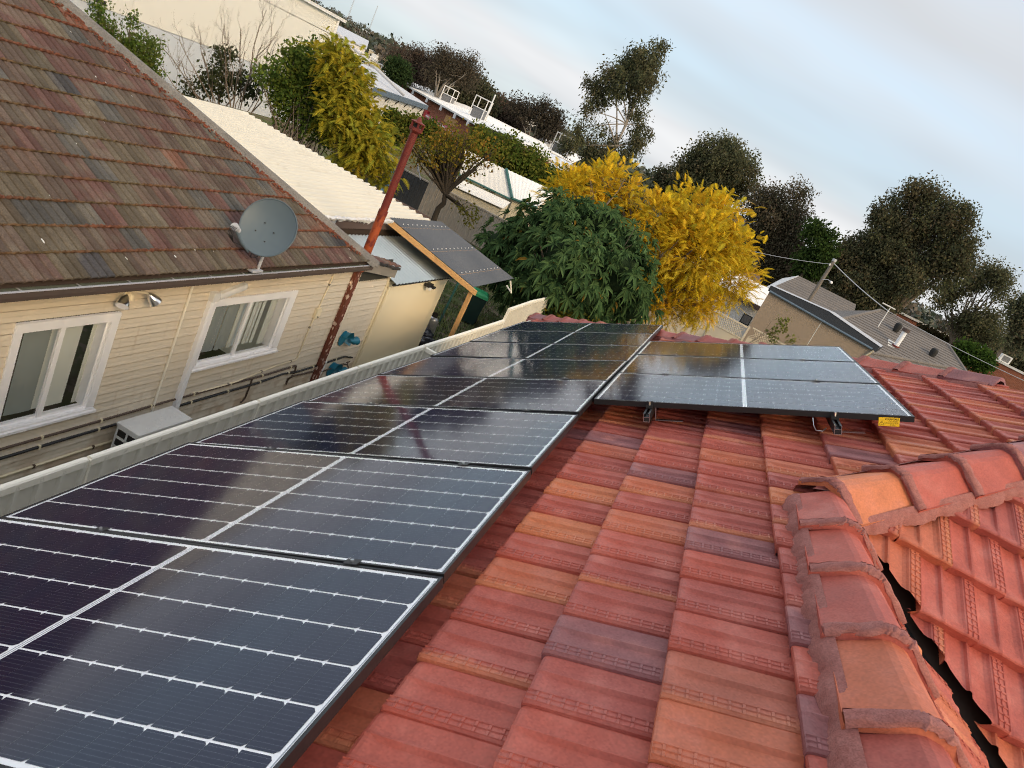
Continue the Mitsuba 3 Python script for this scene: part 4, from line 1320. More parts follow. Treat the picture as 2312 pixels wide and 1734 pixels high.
put(f'{kg}__collar', MB().tube([[*kc, -2.97], [*kc, -2.86]], .085, 12, cap=False), 'dark')
bg = thing('rubbish_bags', 'black plastic rubbish bags heaped by the end of the cream wall', 'bags')
for i, (x, y, z, r) in enumerate(((-3.78, 15.45, -3.38, .26), (-3.45, 15.2, -3.45, .22))):
    s = trimesh.creation.icosphere(3, r); v = np.asarray(s.vertices)
    nz = meshkit.fbm(v * 9 + i * 5, 3, 1)
    v = v * (1 + .5 * (nz[:, None] - .5)) * [1.1, 1, .85] + [x, y, z]
    put(f'{bg}__bag', (v, np.asarray(s.faces)), 'bag_black', smooth=True)
hp = thing('wire_stake', 'thin dark bent wire stake beside the gas cylinder', 'stake')
put(f'{hp}__wire', MB().tube([[-3.62, 16.05, -3.6], [-3.66, 16.03, -2.95], [-3.74, 16.0, -2.6]], .008, 5).tube([[-3.56, 16.1, -3.6], [-3.54, 16.1, -3.05], [-3.60, 16.05, -2.95]], .008, 5), 'dark')
gp_ = thing('green_post', 'green painted clothes post leaning in the yard behind the lean-to', 'post')
put(f'{gp_}__tube', MB().tube([[-4.3, 18.0, -3.6], [-4.28, 18.1, -1.5]], .035, 8), 'trim_green')
put(f'{gp_}__arm', MB().tube([[-4.28, 18.1, -1.52], [-4.9, 18.3, -1.5]], .025, 8), 'trim_green')
rk = thing('pale_rock', 'pale rock on the grass beside the green bin', 'rock')
s = trimesh.creation.icosphere(2, .13); v = np.asarray(s.vertices); v = v * (1 + .6 * (meshkit.noise(v * 12)[:, None] - .5)) * [1.3, 1, .7] + [-3.35, 16.7, -3.55]
USED.discard(rk); put(rk, (v, np.asarray(s.faces)), 'pale_wall')

# ------------------------------------------------------------------ trees: crowns given as clumps (x, y, z, radius)
LOBES = {
    'yellow': [[-4.31,27.28,1.05,0.9],[-3.39,27.46,1.87,0.83],[-2.48,27.61,1.94,0.69],[-4.85,27.16,0.69,0.49],[-0.95,27.8,1.57,1.07],[-0.0,27.88,2.28,1.09],[0.89,27.92,2.53,0.93],[1.95,27.94,1.98,0.88],[0.78,27.92,1.21,1.55],[-0.5,27.84,0.38,1.22],[-0.38,27.85,-0.93,1.06],[1.29,27.94,-0.06,1.39],[2.31,27.94,0.85,1.2],[0.8,27.92,-1.3,0.79],[2.01,27.94,-0.66,0.78],[-1.66,27.72,0.75,0.87],[-3.32,27.47,0.98,0.78]],
    'mango': [[-3.67,20.76,-0.94,1.19],[-2.93,20.93,0.04,1.11],[-1.96,21.11,0.52,1.03],[-2.95,20.92,-1.82,1.34],[-1.84,21.13,-0.95,1.68],[-0.61,21.3,-0.32,1.11],[0.02,21.36,-0.93,0.92],[-1.02,21.25,-1.63,1.13],[-2.15,21.08,-2.21,1.0],[-4.28,20.6,-1.24,0.67],[-3.69,20.75,-1.88,0.85],[-0.87,21.27,0.46,0.8]],
    'jac': [[-13.4,23.71,1.44,0.45],[-13.1,23.89,0.95,0.62],[-12.87,24.02,0.48,0.66],[-13.66,23.56,1.66,0.35],[-11.72,24.64,-0.65,0.64],[-12.23,24.37,-0.3,0.7],[-11.29,24.86,-0.96,0.37],[-12.1,24.44,-1.38,0.61],[-12.83,24.04,-0.1,0.7],[-11.09,24.95,-1.68,0.34],[-13.77,23.49,1.24,0.45]],
    'stems': [[-15.41,23.62,0.91,0.62],[-14.85,23.99,0.89,0.8],[-15.46,23.58,0.12,0.69],[-14.75,24.05,0.1,1.14],[-14.08,24.47,0.29,1.01],[-15.11,23.82,-0.62,0.84],[-13.93,24.56,-0.68,0.94],[-15.79,23.35,-0.07,0.46]],
    'dark': [[-18.36,23.95,-0.16,0.44],[-18.39,23.92,-1.14,0.65],[-17.52,24.58,-0.81,0.59],[-18.97,23.46,-1.88,0.45]],
    'shrub': [[-15.13,14.79,-0.11,0.28],[-15.09,14.83,-0.55,0.32],[-14.81,15.11,-0.24,0.31],[-14.78,15.13,-0.82,0.4],[-14.45,15.45,-0.49,0.45],[-14.24,15.65,-0.23,0.43],[-14.08,15.8,-0.74,0.41],[-14.51,15.4,-1.07,0.36],[-14.78,15.13,-1.19,0.3],[-15.13,14.79,0.24,0.16],[-14.62,15.29,0.24,0.18]],
    'pers': [[-11.15,29.85,0.07,0.9],[-10.27,30.2,0.82,0.82],[-11.74,29.61,-0.44,0.86],[-10.28,30.2,-0.12,0.95],[-9.33,30.54,0.77,0.67],[-12.4,29.31,-0.47,0.67],[-11.57,29.68,0.37,0.63],[-11.07,29.89,0.83,0.51]],
    'persdrop': [[-8.61,30.05,-2.1,0.44],[-9.1,29.88,-1.81,0.36]],
    'hedge': [[-13.63,41.22,0.6,1.0],[-12.08,41.75,0.82,1.11],[-10.66,42.18,0.76,1.22],[-9.62,42.46,0.35,1.01],[-12.51,41.61,-0.09,1.59],[-14.55,40.88,-0.42,0.95],[-10.77,42.14,-0.22,1.22]],
    'hedgetwo': [[-9.43,46.63,0.31,0.98],[-8.64,46.81,0.94,0.81],[-7.91,46.96,1.67,0.86]],
    'bush': [[-17.18,37.56,-0.58,0.74],[-16.52,37.87,-0.1,0.54],[-17.74,37.29,-0.35,0.49],[-15.58,38.29,-0.01,0.55]],
    'gum': [[-12.73,71.49,14.5,0.73],[-13.12,71.41,12.87,1.64],[-14.31,71.16,11.69,1.44],[-12.58,71.52,10.82,1.74],[-14.33,71.15,9.99,1.58],[-15.3,70.93,10.38,1.16],[-16.49,70.64,9.17,1.08],[-15.7,70.83,8.05,1.09],[-15.77,70.82,6.63,0.5],[-12.05,71.62,8.93,1.17],[-11.15,71.79,7.39,1.01],[-14.22,71.18,5.27,1.02],[-15.99,70.76,4.94,0.85],[-15.87,70.79,3.58,1.02],[-13.85,71.26,3.43,1.19],[-12.48,71.54,5.13,0.85],[-10.56,71.89,5.91,0.93],[-10.13,71.96,6.87,0.59],[-16.4,70.66,2.78,0.68],[-10.8,71.85,4.77,0.85],[-12.6,71.52,3.72,1.19]],
    'gumtrunk': [[-11.78,71.67,1.94,0.17],[-12.25,71.58,4.88,0.13],[-12.24,71.59,7.09,0.13],[-12.58,71.52,10.82,0.08],[-14.74,71.06,7.21,0.04],[-14.59,71.09,9.44,0.04]],
    'gtwo': [[-3.36,82.78,9.58,1.55],[-4.9,82.67,8.62,1.7],[-6.08,82.56,6.96,1.71],[-6.34,82.54,5.51,1.15],[-2.58,82.82,8.2,2.12],[-1.12,82.89,9.28,1.69],[0.45,82.93,7.62,1.04],[-3.79,82.75,6.62,2.14],[-4.59,82.69,5.22,1.91],[-1.45,82.87,6.21,1.9]],
    'gback': [[-8.8,89.31,4.82,1.04],[-7.77,89.43,4.2,1.04]],
    'gthree': [[2.25,77.94,6.69,1.24],[3.54,77.93,7.78,1.14],[5.07,77.88,8.41,1.13],[3.87,77.92,5.56,1.77],[5.74,77.85,6.46,1.58],[3.98,77.92,3.68,1.56],[5.93,77.84,3.67,2.0],[7.19,77.77,4.78,1.23],[2.13,77.94,5.19,0.8],[6.65,77.81,1.58,2.01],[8.14,77.7,2.34,1.77]],
    'gthreeb': [[7.59,69.72,5.84,0.78],[8.83,69.61,5.51,0.78],[8.89,69.61,4.33,1.1],[8.84,69.61,3.0,1.19]],
    'gfour': [[13.21,72.09,12.37,0.7],[14.29,71.92,12.54,1.08],[15.43,71.72,12.58,0.84],[12.36,72.22,11.13,0.63],[11.66,72.31,10.25,0.47],[12.67,72.17,9.24,1.34],[14.24,71.93,10.0,1.88],[16.06,71.61,10.88,1.85],[17.34,71.35,11.92,1.37],[18.76,71.04,10.53,1.37],[18.3,71.14,9.04,1.92],[16.22,71.57,7.99,2.34],[14.07,71.96,6.89,2.18],[12.28,72.23,6.43,1.68],[11.35,72.35,5.29,1.46],[12.52,72.2,3.88,1.82],[14.64,71.86,4.54,2.0],[16.8,71.46,5.68,1.65],[18.68,71.06,7.1,1.47],[19.62,70.83,8.45,1.22],[10.8,72.42,3.89,1.31],[14.82,71.83,2.84,1.53],[16.57,71.51,3.34,1.11]],
    'gfourtrunk': [[16.96,71.43,1.29,0.32],[16.79,71.46,4.34,0.24],[16.51,71.52,6.84,0.16],[16.15,71.59,10.08,0.08]],
    'gfive': [[24.43,79.92,9.61,1.41],[25.58,79.6,9.84,0.93],[23.92,80.06,8.39,0.99],[26.2,79.42,8.66,0.93],[25.95,79.49,5.63,1.42],[27.51,79.01,4.48,1.11],[25.24,79.69,4.73,1.13],[22.81,80.35,6.72,1.13],[22.56,80.41,5.7,0.7],[27.07,79.15,5.78,0.94],[26.41,79.35,3.43,0.95]],
    'gfivetrunk': [[25.14,79.72,2.59,0.17],[24.65,79.86,5.38,0.13],[24.31,79.95,7.39,0.09],[25.17,79.71,9.05,0.04]],
    'gsix': [[31.07,88.37,8.95,0.75],[32.15,88.02,7.97,1.03],[31.89,88.11,6.64,0.75],[33.35,87.61,5.89,1.12],[32.27,87.98,9.09,1.4],[32.39,87.94,5.16,0.66]],
    'rband': [[40.57,122.08,4.68,1.18],[42.52,121.45,4.49,1.43],[44.18,120.9,4.75,1.42],[45.74,120.35,4.6,1.8],[47.48,119.71,4.58,1.91],[38.71,122.64,4.11,0.99]],
    'rbush': [[22.62,64.82,2.3,0.68],[23.38,64.59,2.27,0.64],[22.03,65.01,2.27,0.43],[23.92,64.41,2.07,0.42]],
    'rvine': [[23.95,82.12,2.36,0.59],[24.85,81.88,2.32,0.63],[23.01,82.36,2.43,0.41],[25.5,81.7,2.33,0.45]],
    'sprig': [[5.78,34.75,-0.38,0.29],[5.65,34.76,-0.93,0.21],[5.85,34.74,0.01,0.17],[6.57,34.65,-0.77,0.17],[5.89,34.73,-1.15,0.21]],
    'cas': [[-50.67,103.55,4.23,1.8],[-52.62,102.56,3.7,1.41],[-48.81,104.46,3.77,1.55],[-47.9,104.89,5.18,1.42],[-51.04,103.37,2.72,1.61]],
    'sparse': [[-43.5,100.3,6.0,1.84],[-41.55,101.14,5.76,1.73],[-45.02,99.61,6.45,1.1],[-41.64,101.11,7.47,0.92],[-45.47,99.4,4.22,1.11]],
    'densd': [[-46.4,113.21,3.65,2.29],[-43.77,114.27,3.77,2.3],[-45.61,113.54,5.12,1.8],[-42.37,114.82,2.82,1.54],[-48.48,112.31,3.64,1.59]],
    'lmid': [[-41.52,120.46,3.41,1.9],[-39.09,121.29,3.1,1.91],[-43.16,119.86,3.72,1.46]],
    'lgum': [[-37.28,113.46,5.46,1.03],[-35.45,114.07,5.38,1.37],[-33.32,114.73,6.43,1.51],[-31.29,115.32,5.86,1.51],[-31.81,115.17,4.16,1.52],[-30.49,115.55,4.96,0.83]],
    'lpine': [[-47.16,94.12,2.04,0.83],[-48.13,93.62,2.42,0.59]],
}


def quads(P, D, S, L, W, bend, col, tri=True):
    """leaf blades: from P along unit D, sideways S, length L, half width W; two triangles folded a little."""
    tip = P + D * L[:, None] + bend
    mid = P + D * (L * .45)[:, None]
    v = np.stack([P, mid + S * W[:, None], tip, mid - S * W[:, None]], 1).reshape(-1, 3)
    n = len(P)
    i = np.arange(n)[:, None] * 4
    f = np.concatenate([i + [0, 1, 2], i + [0, 2, 3]], 0)
    return v, f, np.repeat(col, 4, 0)


def unit(v):
    return v / np.maximum(np.linalg.norm(v, axis=-1, keepdims=True), 1e-9)


def clump_points(lobes, n, rng, clump, spread, shell=.55, flat=1.):
    """n points in clusters of about `clump` spread through the lobes, denser near their skins; returns points, cluster number, outward direction"""
    L = np.asarray(lobes)
    w = L[:, 3] ** 2.2; w /= w.sum()
    k = max(1, n // clump)
    li = rng.choice(len(L), k, p=w)
    d = unit(rng.normal(0, 1, (k, 3)))
    rad = L[li, 3] * (shell + (1 - shell) * rng.random(k)) * rng.uniform(.75, 1.12, k)
    c = L[li, :3] + d * rad[:, None] * [1, 1, flat]
    ci = rng.integers(0, k, n)
    p = c[ci] + np.clip(rng.normal(0, 1, (n, 3)), -1.7, 1.7) * (spread * (.6 + .8 * rng.random(k)))[ci][:, None]
    return p, ci, d[ci], c


def tint(pal, ci, rng, n, jit=.22):
    pal = np.asarray(pal, float)
    k = ci.max() + 1
    t = rng.random(k) * (len(pal) - 1)
    a = np.floor(t).astype(int); f = (t - a)[:, None]
    base = pal[a] * (1 - f) + pal[np.minimum(a + 1, len(pal) - 1)] * f
    return base[ci] * rng.uniform(1 - jit, 1 + jit, (n, 1)) * rng.uniform(.94, 1.06, (n, 3))


def limbs(m, base, fork, targets, r0, r1, rng, wob=.12, seg=6, n=7):
    """curved tapering limbs from a fork to each target."""
    base, fork = np.asarray(base, float), np.asarray(fork, float)
    t = np.linspace(0, 1, 6)
    trunk = base + (fork - base) * t[:, None] + np.concatenate([[[0, 0, 0]], rng.normal(0, wob * .25, (4, 3)), [[0, 0, 0]]])
    m.tube(trunk, np.linspace(r0, r0 * .72, 6), 9)
    for q in targets:
        q = np.asarray(q, float)
        L = np.linalg.norm(q - fork)
        s = np.linspace(0, 1, n)[:, None]
        bow = np.array([0, 0, 1.]) * L * .12 * rng.uniform(.2, 1) + rng.normal(0, wob * L * .12, 3)
        path = fork + (q - fork) * s + 4 * s * (1 - s) * bow * .5 + rng.normal(0, wob * .05 * L, (n, 3)) * (s * (1 - s) * 4)
        m.tube(path, np.linspace(r0 * .62, r1, n), seg, cap=False)
        for _ in range(3):
            a = path[rng.integers(n // 2, n - 1)]
            e = a + unit(q - fork + rng.normal(0, .7 * L, 3)) * L * rng.uniform(.18, .4)
            k = np.linspace(0, 1, 4)[:, None]
            m.tube(a + (e - a) * k + rng.normal(0, .03 * L, (4, 3)) * k * (1 - k) * 2, np.linspace(r1 * 1.2, r1 * .5, 4), 4, cap=False)
    return m


def jig(lobes, seed, k=.35):
    r = np.random.default_rng(seed)
    L = np.array(lobes, float)
    L[:, 1] += r.normal(0, k, len(L)) * L[:, 3]
    return L


def leafy(key, lobes, n, leaf, width, pal, rng, clump=40, spread=.3, droop=.5, shell=.5, jit=.25, mat_='leaf', part='crown', outward=.5, flat=1.):
    p, ci, out, c = clump_points(lobes, n, rng, clump, spread, shell, flat)
    D = unit(rng.normal(0, .8, (n, 3)) + out * outward - np.array([0, 0, droop]))
    S = unit(np.cross(D, rng.normal(0, 1, (n, 3))))
    L = leaf * rng.uniform(.6, 1.3, n)
    v, f, col = quads(p, D, S, L, L * width, np.zeros((n, 3)), tint(pal, ci, rng, n, jit))
    m = MB().add(v, f); m.c.append(col)
    put(f'{key}__{part}', m, mat_)
    return c


def tree(name, label, cat, lobes, n, leaf, width, pal, seed, base=None, fork=None, r0=.2, nb=12, bark_='bark', group=None, ground=-3.6, **kw):
    rng = np.random.default_rng(seed)
    key = thing(name, label, cat, group)
    L = jig(lobes, seed)
    c = leafy(key, L, n, leaf, width, pal, rng, **kw)
    cen = L[:, :3].mean(0)
    if base is None: base = (cen[0], cen[1], ground)
    if fork is None: fork = (cen[0], cen[1], L[:, 2].min() * .6 + cen[2] * .4)
    tg = [L[i, :3] + [0, 0, -.1 * L[i, 3]] for i in rng.permutation(len(L))[:nb]] + [c[i] for i in rng.integers(0, len(c), nb)]
    put(f'{key}__trunk', limbs(MB(), base, fork, tg, r0, r0 * .09, rng), bark_, smooth=True)
    return key


# --- the yellow tree: arching feathery fronds
def fronds(key, lobes, n, rng, length, pal, clump=10, spread=.22, shell=.6, leaflets=9, part='crown', arch=.5):
    p, ci, out, c = clump_points(lobes, n, rng, clump, spread, shell)
    D = unit(out * .9 + rng.normal(0, .5, (n, 3)) + [0, 0, .3])
    L = length * rng.uniform(.6, 1.25, n)
    col = tint(pal, ci, rng, n, .22)
    S = unit(np.cross(D, rng.normal(0, .35, (n, 3)) + [0, 0, 1]))
    V, F, C = [], [], []
    ts = np.linspace(.12, 1, leaflets)
    for t in ts:
        q = p + D * (L * t)[:, None] - np.array([0, 0, 1.]) * (L * arch * t * t)[:, None]
        tang = unit(D - np.array([0, 0, 2.]) * arch * t)
        w = L * .26 * np.sin(np.pi * (.18 + .78 * t)) + .01
        for s in (-1, 1):
            d = unit(S * s + tang * .55 - [0, 0, .25])
            a = q - tang * (L * .045)[:, None]; b = q + tang * (L * .045)[:, None]
            V.append(np.stack([a, b, q + d * w[:, None]], 1).reshape(-1, 3))
            C.append(np.repeat(col * rng.uniform(.85, 1.12, (n, 1)), 3, 0))
    v = np.vstack(V); m = MB().add(v, np.arange(len(v)).reshape(-1, 3)); m.c.append(np.vstack(C))
    put(f'{key}__{part}', m, 'leaf')
    return c


YEL = [(.66, .47, .03), (.74, .51, .03), (.72, .45, .035), (.50, .43, .045), (.68, .48, .03), (.56, .46, .04)]
rng = np.random.default_rng(41)
yt = thing('yellow_tree', 'golden yellow feathery tree in the middle of the yards', 'tree')
YL = jig(LOBES['yellow'], 41, .5)
cy = fronds(yt, YL, 12500, rng, .40, YEL, clump=11, spread=.22, shell=.5, arch=.28)
tg = [YL[i, :3] for i in range(len(YL))] + [cy[i] for i in rng.integers(0, len(cy), 26)]
put(f'{yt}__trunk', limbs(MB(), (-.4, 27.9, -3.6), (-.2, 27.8, -1.9), tg, .19, .02, rng), 'bark', smooth=True)

# --- the broad leaved evergreen: rosettes of long drooping leaves
rng = np.random.default_rng(42)
mg = thing('mango_tree', 'dense dark green tree with long drooping leaves at the end of the side fence', 'tree')
ML = jig(LOBES['mango'], 42, .45)
n = 1250
L_ = ML
w = L_[:, 3] ** 2; w /= w.sum()
li = rng.choice(len(L_), n, p=w)
d = unit(rng.normal(0, 1, (n, 3)) + [0, -.35, .3])
c = L_[li, :3] + d * (L_[li, 3] * (.72 + .36 * rng.random(n)) * np.where(rng.random(n) < .25, .7, 1))[:, None]
V, F_, C_ = [], [], []
k = 11
for j in range(k):
    a = j / k * 6.283 * 1.7 + rng.uniform(-.4, .4, n)
    x = unit(np.cross(d, rng.normal(0, .2, (n, 3)) + [0, 0, 1])); y = np.cross(d, x)
    open_ = rng.uniform(.25, 1.0, n)[:, None]
    D = unit((x * np.cos(a)[:, None] + y * np.sin(a)[:, None]) + d * open_)
    S = unit(np.cross(D, d)); L = rng.uniform(.20, .40, n); W = L * rng.uniform(.10, .14, n)
    N = np.cross(S, D)
    p0 = c + d * .02
    p1 = p0 + D * (L * .40)[:, None]; p2 = p0 + D * (L * .78)[:, None] - [0, 0, 1] * (L * .16)[:, None]; p3 = p0 + D * L[:, None] - [0, 0, 1] * (L * .42)[:, None]
    fold = N * (W * .45)[:, None]
    v = np.stack([p0, p1 + S * W[:, None] + fold, p1 - S * W[:, None] + fold, p1, p2 + S * (W * .8)[:, None] + fold, p2 - S * (W * .8)[:, None] + fold, p2, p3], 1).reshape(-1, 3)
    i = np.arange(n)[:, None] * 8
    f = np.concatenate([i + q for q in ([0, 1, 3], [0, 3, 2], [1, 4, 6], [1, 6, 3], [3, 6, 5], [3, 5, 2], [4, 7, 6], [6, 7, 5])], 0)
    t = rng.random((n, 1))
    col = np.array([.045, .092, .036]) * (1 - t) + np.array([.09, .15, .058]) * t
    hot = rng.random((n, 1)) > .987
    col = np.where(hot, np.array([.25, .15, .03]), col) * rng.uniform(.75, 1.25, (n, 1))
    V.append(v); F_.append(f + j * n * 8); C_.append(np.repeat(col, 8, 0))
m = MB().add(np.vstack(V), np.vstack(F_)); m.c.append(np.vstack(C_))
put(f'{mg}__crown', m, 'leaf_glossy')
mc = ML[:, :3].mean(0)
put(f'{mg}__trunk', limbs(MB(), (mc[0], mc[1], -3.6), (mc[0], mc[1], -2.6), [q[:3] for q in ML] + [c[i] for i in range(0, n, 55)], .2, .015, rng), 'bark', smooth=True)
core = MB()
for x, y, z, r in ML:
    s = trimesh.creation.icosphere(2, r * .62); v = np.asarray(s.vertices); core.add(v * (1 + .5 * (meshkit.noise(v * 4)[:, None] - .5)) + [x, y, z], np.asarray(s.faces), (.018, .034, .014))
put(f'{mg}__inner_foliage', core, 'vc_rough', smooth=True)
hg = thing('leafy_hedge_plant', 'low yellow green bush at the end of the side fence', 'bush')
leafy(hg, np.array([[-1.55, 18.9, -1.95, .45], [-1.2, 18.6, -2.2, .5], [-.85, 18.7, -1.9, .42], [-.4, 18.8, -2.1, .5]]), 2600, .10, .3, [(.10, .11, .02), (.16, .13, .02), (.07, .10, .02)], np.random.default_rng(3), clump=14, spread=.1)

# --- left: many stemmed green shrub and the yellow green feathery tree
rng = np.random.default_rng(43)
jt = thing('feathery_tree', 'yellow green feathery tree beyond the white corrugated roof', 'tree')
JL = jig(LOBES['jac'], 43, .5)
cj = fronds(jt, JL, 4600, rng, .46, [(.26, .28, .04), (.38, .33, .035), (.46, .36, .035), (.31, .31, .04), (.21, .25, .04)], clump=7, spread=.3, shell=.45, arch=.42, leaflets=11)
tg = [q[:3] for q in JL] + [cj[i] for i in rng.integers(0, len(cj), 14)]
put(f'{jt}__trunk', limbs(MB(), (-12.6, 24.4, -3.6), (-12.5, 24.3, -2.2), tg, .14, .015, rng), 'bark', smooth=True)
rng = np.random.default_rng(44)
gs = thing('multi_stemmed_shrub', 'tall green shrub of many thin upright stems behind the white roof', 'shrub')
SL = jig(LOBES['stems'], 44, .5)
leafy(gs, SL, 12500, .17, .26, [(.075, .135, .03), (.115, .175, .034), (.16, .19, .036), (.06, .11, .03)], rng, clump=26, spread=.2, droop=.15, shell=.45)
st_ = MB()
for i in range(46):
    q = SL[rng.integers(0, len(SL))]; t = q[:3] + unit(rng.normal(0, 1, 3)) * q[3] * .8
    b = np.array([-14.6 + rng.normal(0, .75), 24.1 + rng.normal(0, .5), -3.6])
    k = np.linspace(0, 1, 6)[:, None]
    st_.tube(b + (t - b) * k + np.array([0, 0, .5]) * k * (1 - k) + rng.normal(0, .05, (6, 3)), np.linspace(.035, .010, 6), 5, cap=False)
put(f'{gs}__stems', st_, 'bark', smooth=True)


def bare(name, label, base, tips, r0, seed, depth=3, tw=4):
    rng = np.random.default_rng(seed)
    key = thing(name, label, 'tree')
    m = MB()
    def grow(a, b, r, d):
        L = np.linalg.norm(b - a)
        k = np.linspace(0, 1, 5)[:, None]
        path = a + (b - a) * k + rng.normal(0, .035 * L, (5, 3)) * (k * (1 - k) * 4)
        m.tube(path, np.linspace(r, r * .45, 5), 5 if d > 1 else 4, cap=False)
        if d == 0: return
        for _ in range(tw):
            s = rng.uniform(.35, 1.0); o = a + (b - a) * s
            e = o + unit((b - a) / L + rng.normal(0, .42, 3) + [0, 0, .25]) * L * rng.uniform(.28, .5)
            grow(o, e, r * (1 - .5 * s) * .55, d - 1)
    for t in tips:
        b0 = np.asarray(base, float) + rng.normal(0, .18, 3) * [1, 1, 0]
        mid = b0 + (np.asarray(t) - b0) * .45 + rng.normal(0, .12, 3)
        grow(b0, mid, r0, 0); grow(mid, np.asarray(t, float), r0 * .75, depth)
    put(f'{key}__branches', m, 'bark')
    return key


bare('bare_tree', 'leafless grey tree of thin branches in front of the white warehouse', (-17.0, 24.0, -3.4), [(-17.37, 24.05, 2.0), (-17.9, 23.7, 1.0), (-18.2, 23.5, .5), (-16.9, 24.4, 1.5), (-19.4, 22.6, -.3), (-19.9, 22.3, -.8), (-18.9, 23.0, .1), (-19.8, 22.3, -1.4), (-18.4, 23.4, .9), (-17.1, 24.2, 1.7), (-16.6, 24.6, .4), (-18.7, 23.1, -.4), (-19.2, 22.8, -1.0), (-17.6, 23.9, .3), (-18.1, 23.6, -.3), (-17.2, 24.2, .8)], .034, 5, 4, 4)
rng = np.random.default_rng(46)
dt = thing('dark_thin_shrub', 'thin dark evergreen shrub among the bare grey branches', 'shrub')
leafy(dt, np.array(LOBES['dark']), 2600, .15, .28, [(.035, .05, .02), (.06, .07, .03), (.05, .06, .03)], rng, clump=20, spread=.16)
put(f'{dt}__stems', limbs(MB(), (-18.0, 24.1, -3.6), (-18.0, 24.1, -2.4), [q[:3] for q in LOBES['dark']], .06, .01, rng), 'bark')
rng = np.random.default_rng(47)
ls = thing('upright_green_shrub', 'green shrub of upright leafy shoots behind the ridge of the brown roof', 'shrub')
HL = jig(LOBES['shrub'], 47)
leafy(ls, HL, 9000, .085, .30, [(.07, .13, .028), (.11, .17, .03), (.15, .17, .04), (.055, .10, .028)], rng, clump=26, spread=.12, droop=-.5, shell=.3)
put(f'{ls}__stems', limbs(MB(), (-14.4, 15.4, -3.6), (-14.4, 15.4, -2.2), [q[:3] for q in HL] + [q[:3] + [0, 0, q[3]] for q in HL], .05, .008, rng), 'bark')
# persimmon in front of the back fence
rng = np.random.default_rng(48)
ps = thing('half_bare_fruit_tree', 'small half bare tree with yellowing leaves in front of the grey back fence', 'tree')
PLb = jig(LOBES['pers'], 48, .4)
leafy(ps, PLb, 2500, .135, .36, [(.13, .14, .025), (.20, .17, .03), (.30, .19, .03), (.09, .12, .025), (.28, .13, .03)], rng, clump=8, spread=.22, shell=.35)
leafy(ps, np.array(LOBES['persdrop']), 170, .14, .34, [(.16, .14, .03), (.11, .12, .03)], rng, clump=8, spread=.15, part='low_leaves')
fk = np.array([-10.45, 30.5, -1.75])
put(f'{ps}__trunk', limbs(MB(), (-10.4, 30.6, -3.6), fk, [q[:3] + rng.normal(0, .3, 3) for q in PLb for _ in range(4)] + [q[:3] for q in LOBES['persdrop']], .15, .012, rng, wob=.25), 'bark_dark', smooth=True)
# hedges and bushes of the middle distance
tree('green_hedge', 'broad bright green hedge behind the white sheds', 'hedge', LOBES['hedge'], 15000, .20, .3, [(.08, .13, .028), (.115, .16, .03), (.15, .16, .032), (.06, .10, .028)], 51, r0=.1, nb=6, clump=34, spread=.26, shell=.5)
tree('brownish_bush', 'dull green bush beside the hedge with a few red flowers below', 'bush', LOBES['hedgetwo'], 5000, .2, .3, [(.07, .08, .025), (.10, .085, .035), (.05, .07, .025)], 52, r0=.08, nb=4, clump=30, spread=.25)
fl_ = thing('red_flowers', 'small cluster of red flowers on the brownish bush', 'flowers')
leafy(fl_, np.array([[-7.6, 45.4, -.75, .42], [-7.1, 45.3, -.85, .3]]), 260, .16, .4, [(.42, .06, .08), (.5, .12, .13)], np.random.default_rng(2), clump=10, spread=.15, mat_='leaf_plain', part='petals')
tree('yard_bush', 'rounded green bush behind the red flue pipe', 'bush', LOBES['bush'], 7000, .19, .3, [(.06, .10, .02), (.10, .13, .025), (.14, .13, .025)], 53, r0=.08, nb=4, clump=30, spread=.22)

# --- gum trees
GUM = [(.095, .112, .062), (.12, .128, .068), (.145, .138, .075), (.085, .10, .06), (.155, .13, .08)]
DGUM = [(.075, .088, .055), (.095, .105, .06), (.12, .116, .066), (.135, .112, .07)]
T_ = LOBES['gumtrunk']
rng = np.random.default_rng(60)
gk = thing('tall_gum_tree', 'tall open gum tree with pale forked trunk standing above the horizon', 'tree')
GL = jig(LOBES['gum'], 60)
cg = leafy(gk, GL, 24000, .30, .20, GUM, rng, clump=60, spread=.36, droop=1.0, shell=.4)
tm_ = MB()
b0 = np.array([T_[0][0], T_[0][1], -4.0]); f1 = np.array(T_[1][:3]); f2 = np.array(T_[2][:3])
limbs(tm_, b0, f1, [f2, T_[4][:3], T_[3][:3], T_[5][:3]] + [q[:3] for q in GL[16::2]], .2, .02, rng, wob=.08)
limbs(tm_, f1, f2, [q[:3] for q in GL[:14:2]], .12, .02, rng, wob=.08)
put(f'{gk}__trunk', tm_, 'bark_pale', smooth=True)
tree('round_gum_tree', 'round topped dense gum tree behind the yellow tree', 'tree', LOBES['gtwo'], 40000, .28, .26, GUM, 61, base=(-3.9, 82, -4), r0=.35, nb=8, clump=90, spread=.42, droop=.9, shell=.62)
tree('gum_tree_tip', 'small dark tree top between the yellow tree and the tall gum', 'tree', LOBES['gback'], 3500, .36, .24, DGUM, 62, ground=-4, r0=.2, nb=3, clump=50, spread=.45)
tree('brown_gum_tree', 'brownish gum tree right of the round gum tree', 'tree', LOBES['gthree'], 32000, .28, .24, [(.085, .088, .055), (.125, .108, .07), (.155, .118, .08), (.08, .085, .055)], 63, ground=-4, r0=.3, nb=9, clump=50, spread=.5, droop=.9, shell=.5)
tree('bright_green_tree', 'smaller brighter green tree between the two big groups of gum trees', 'tree', LOBES['gthreeb'], 7000, .30, .30, [(.04, .075, .02), (.055, .09, .025), (.03, .055, .02)], 64, ground=-4, r0=.2, nb=4, clump=40, spread=.4)
T_ = LOBES['gfourtrunk']
rng = np.random.default_rng(65)
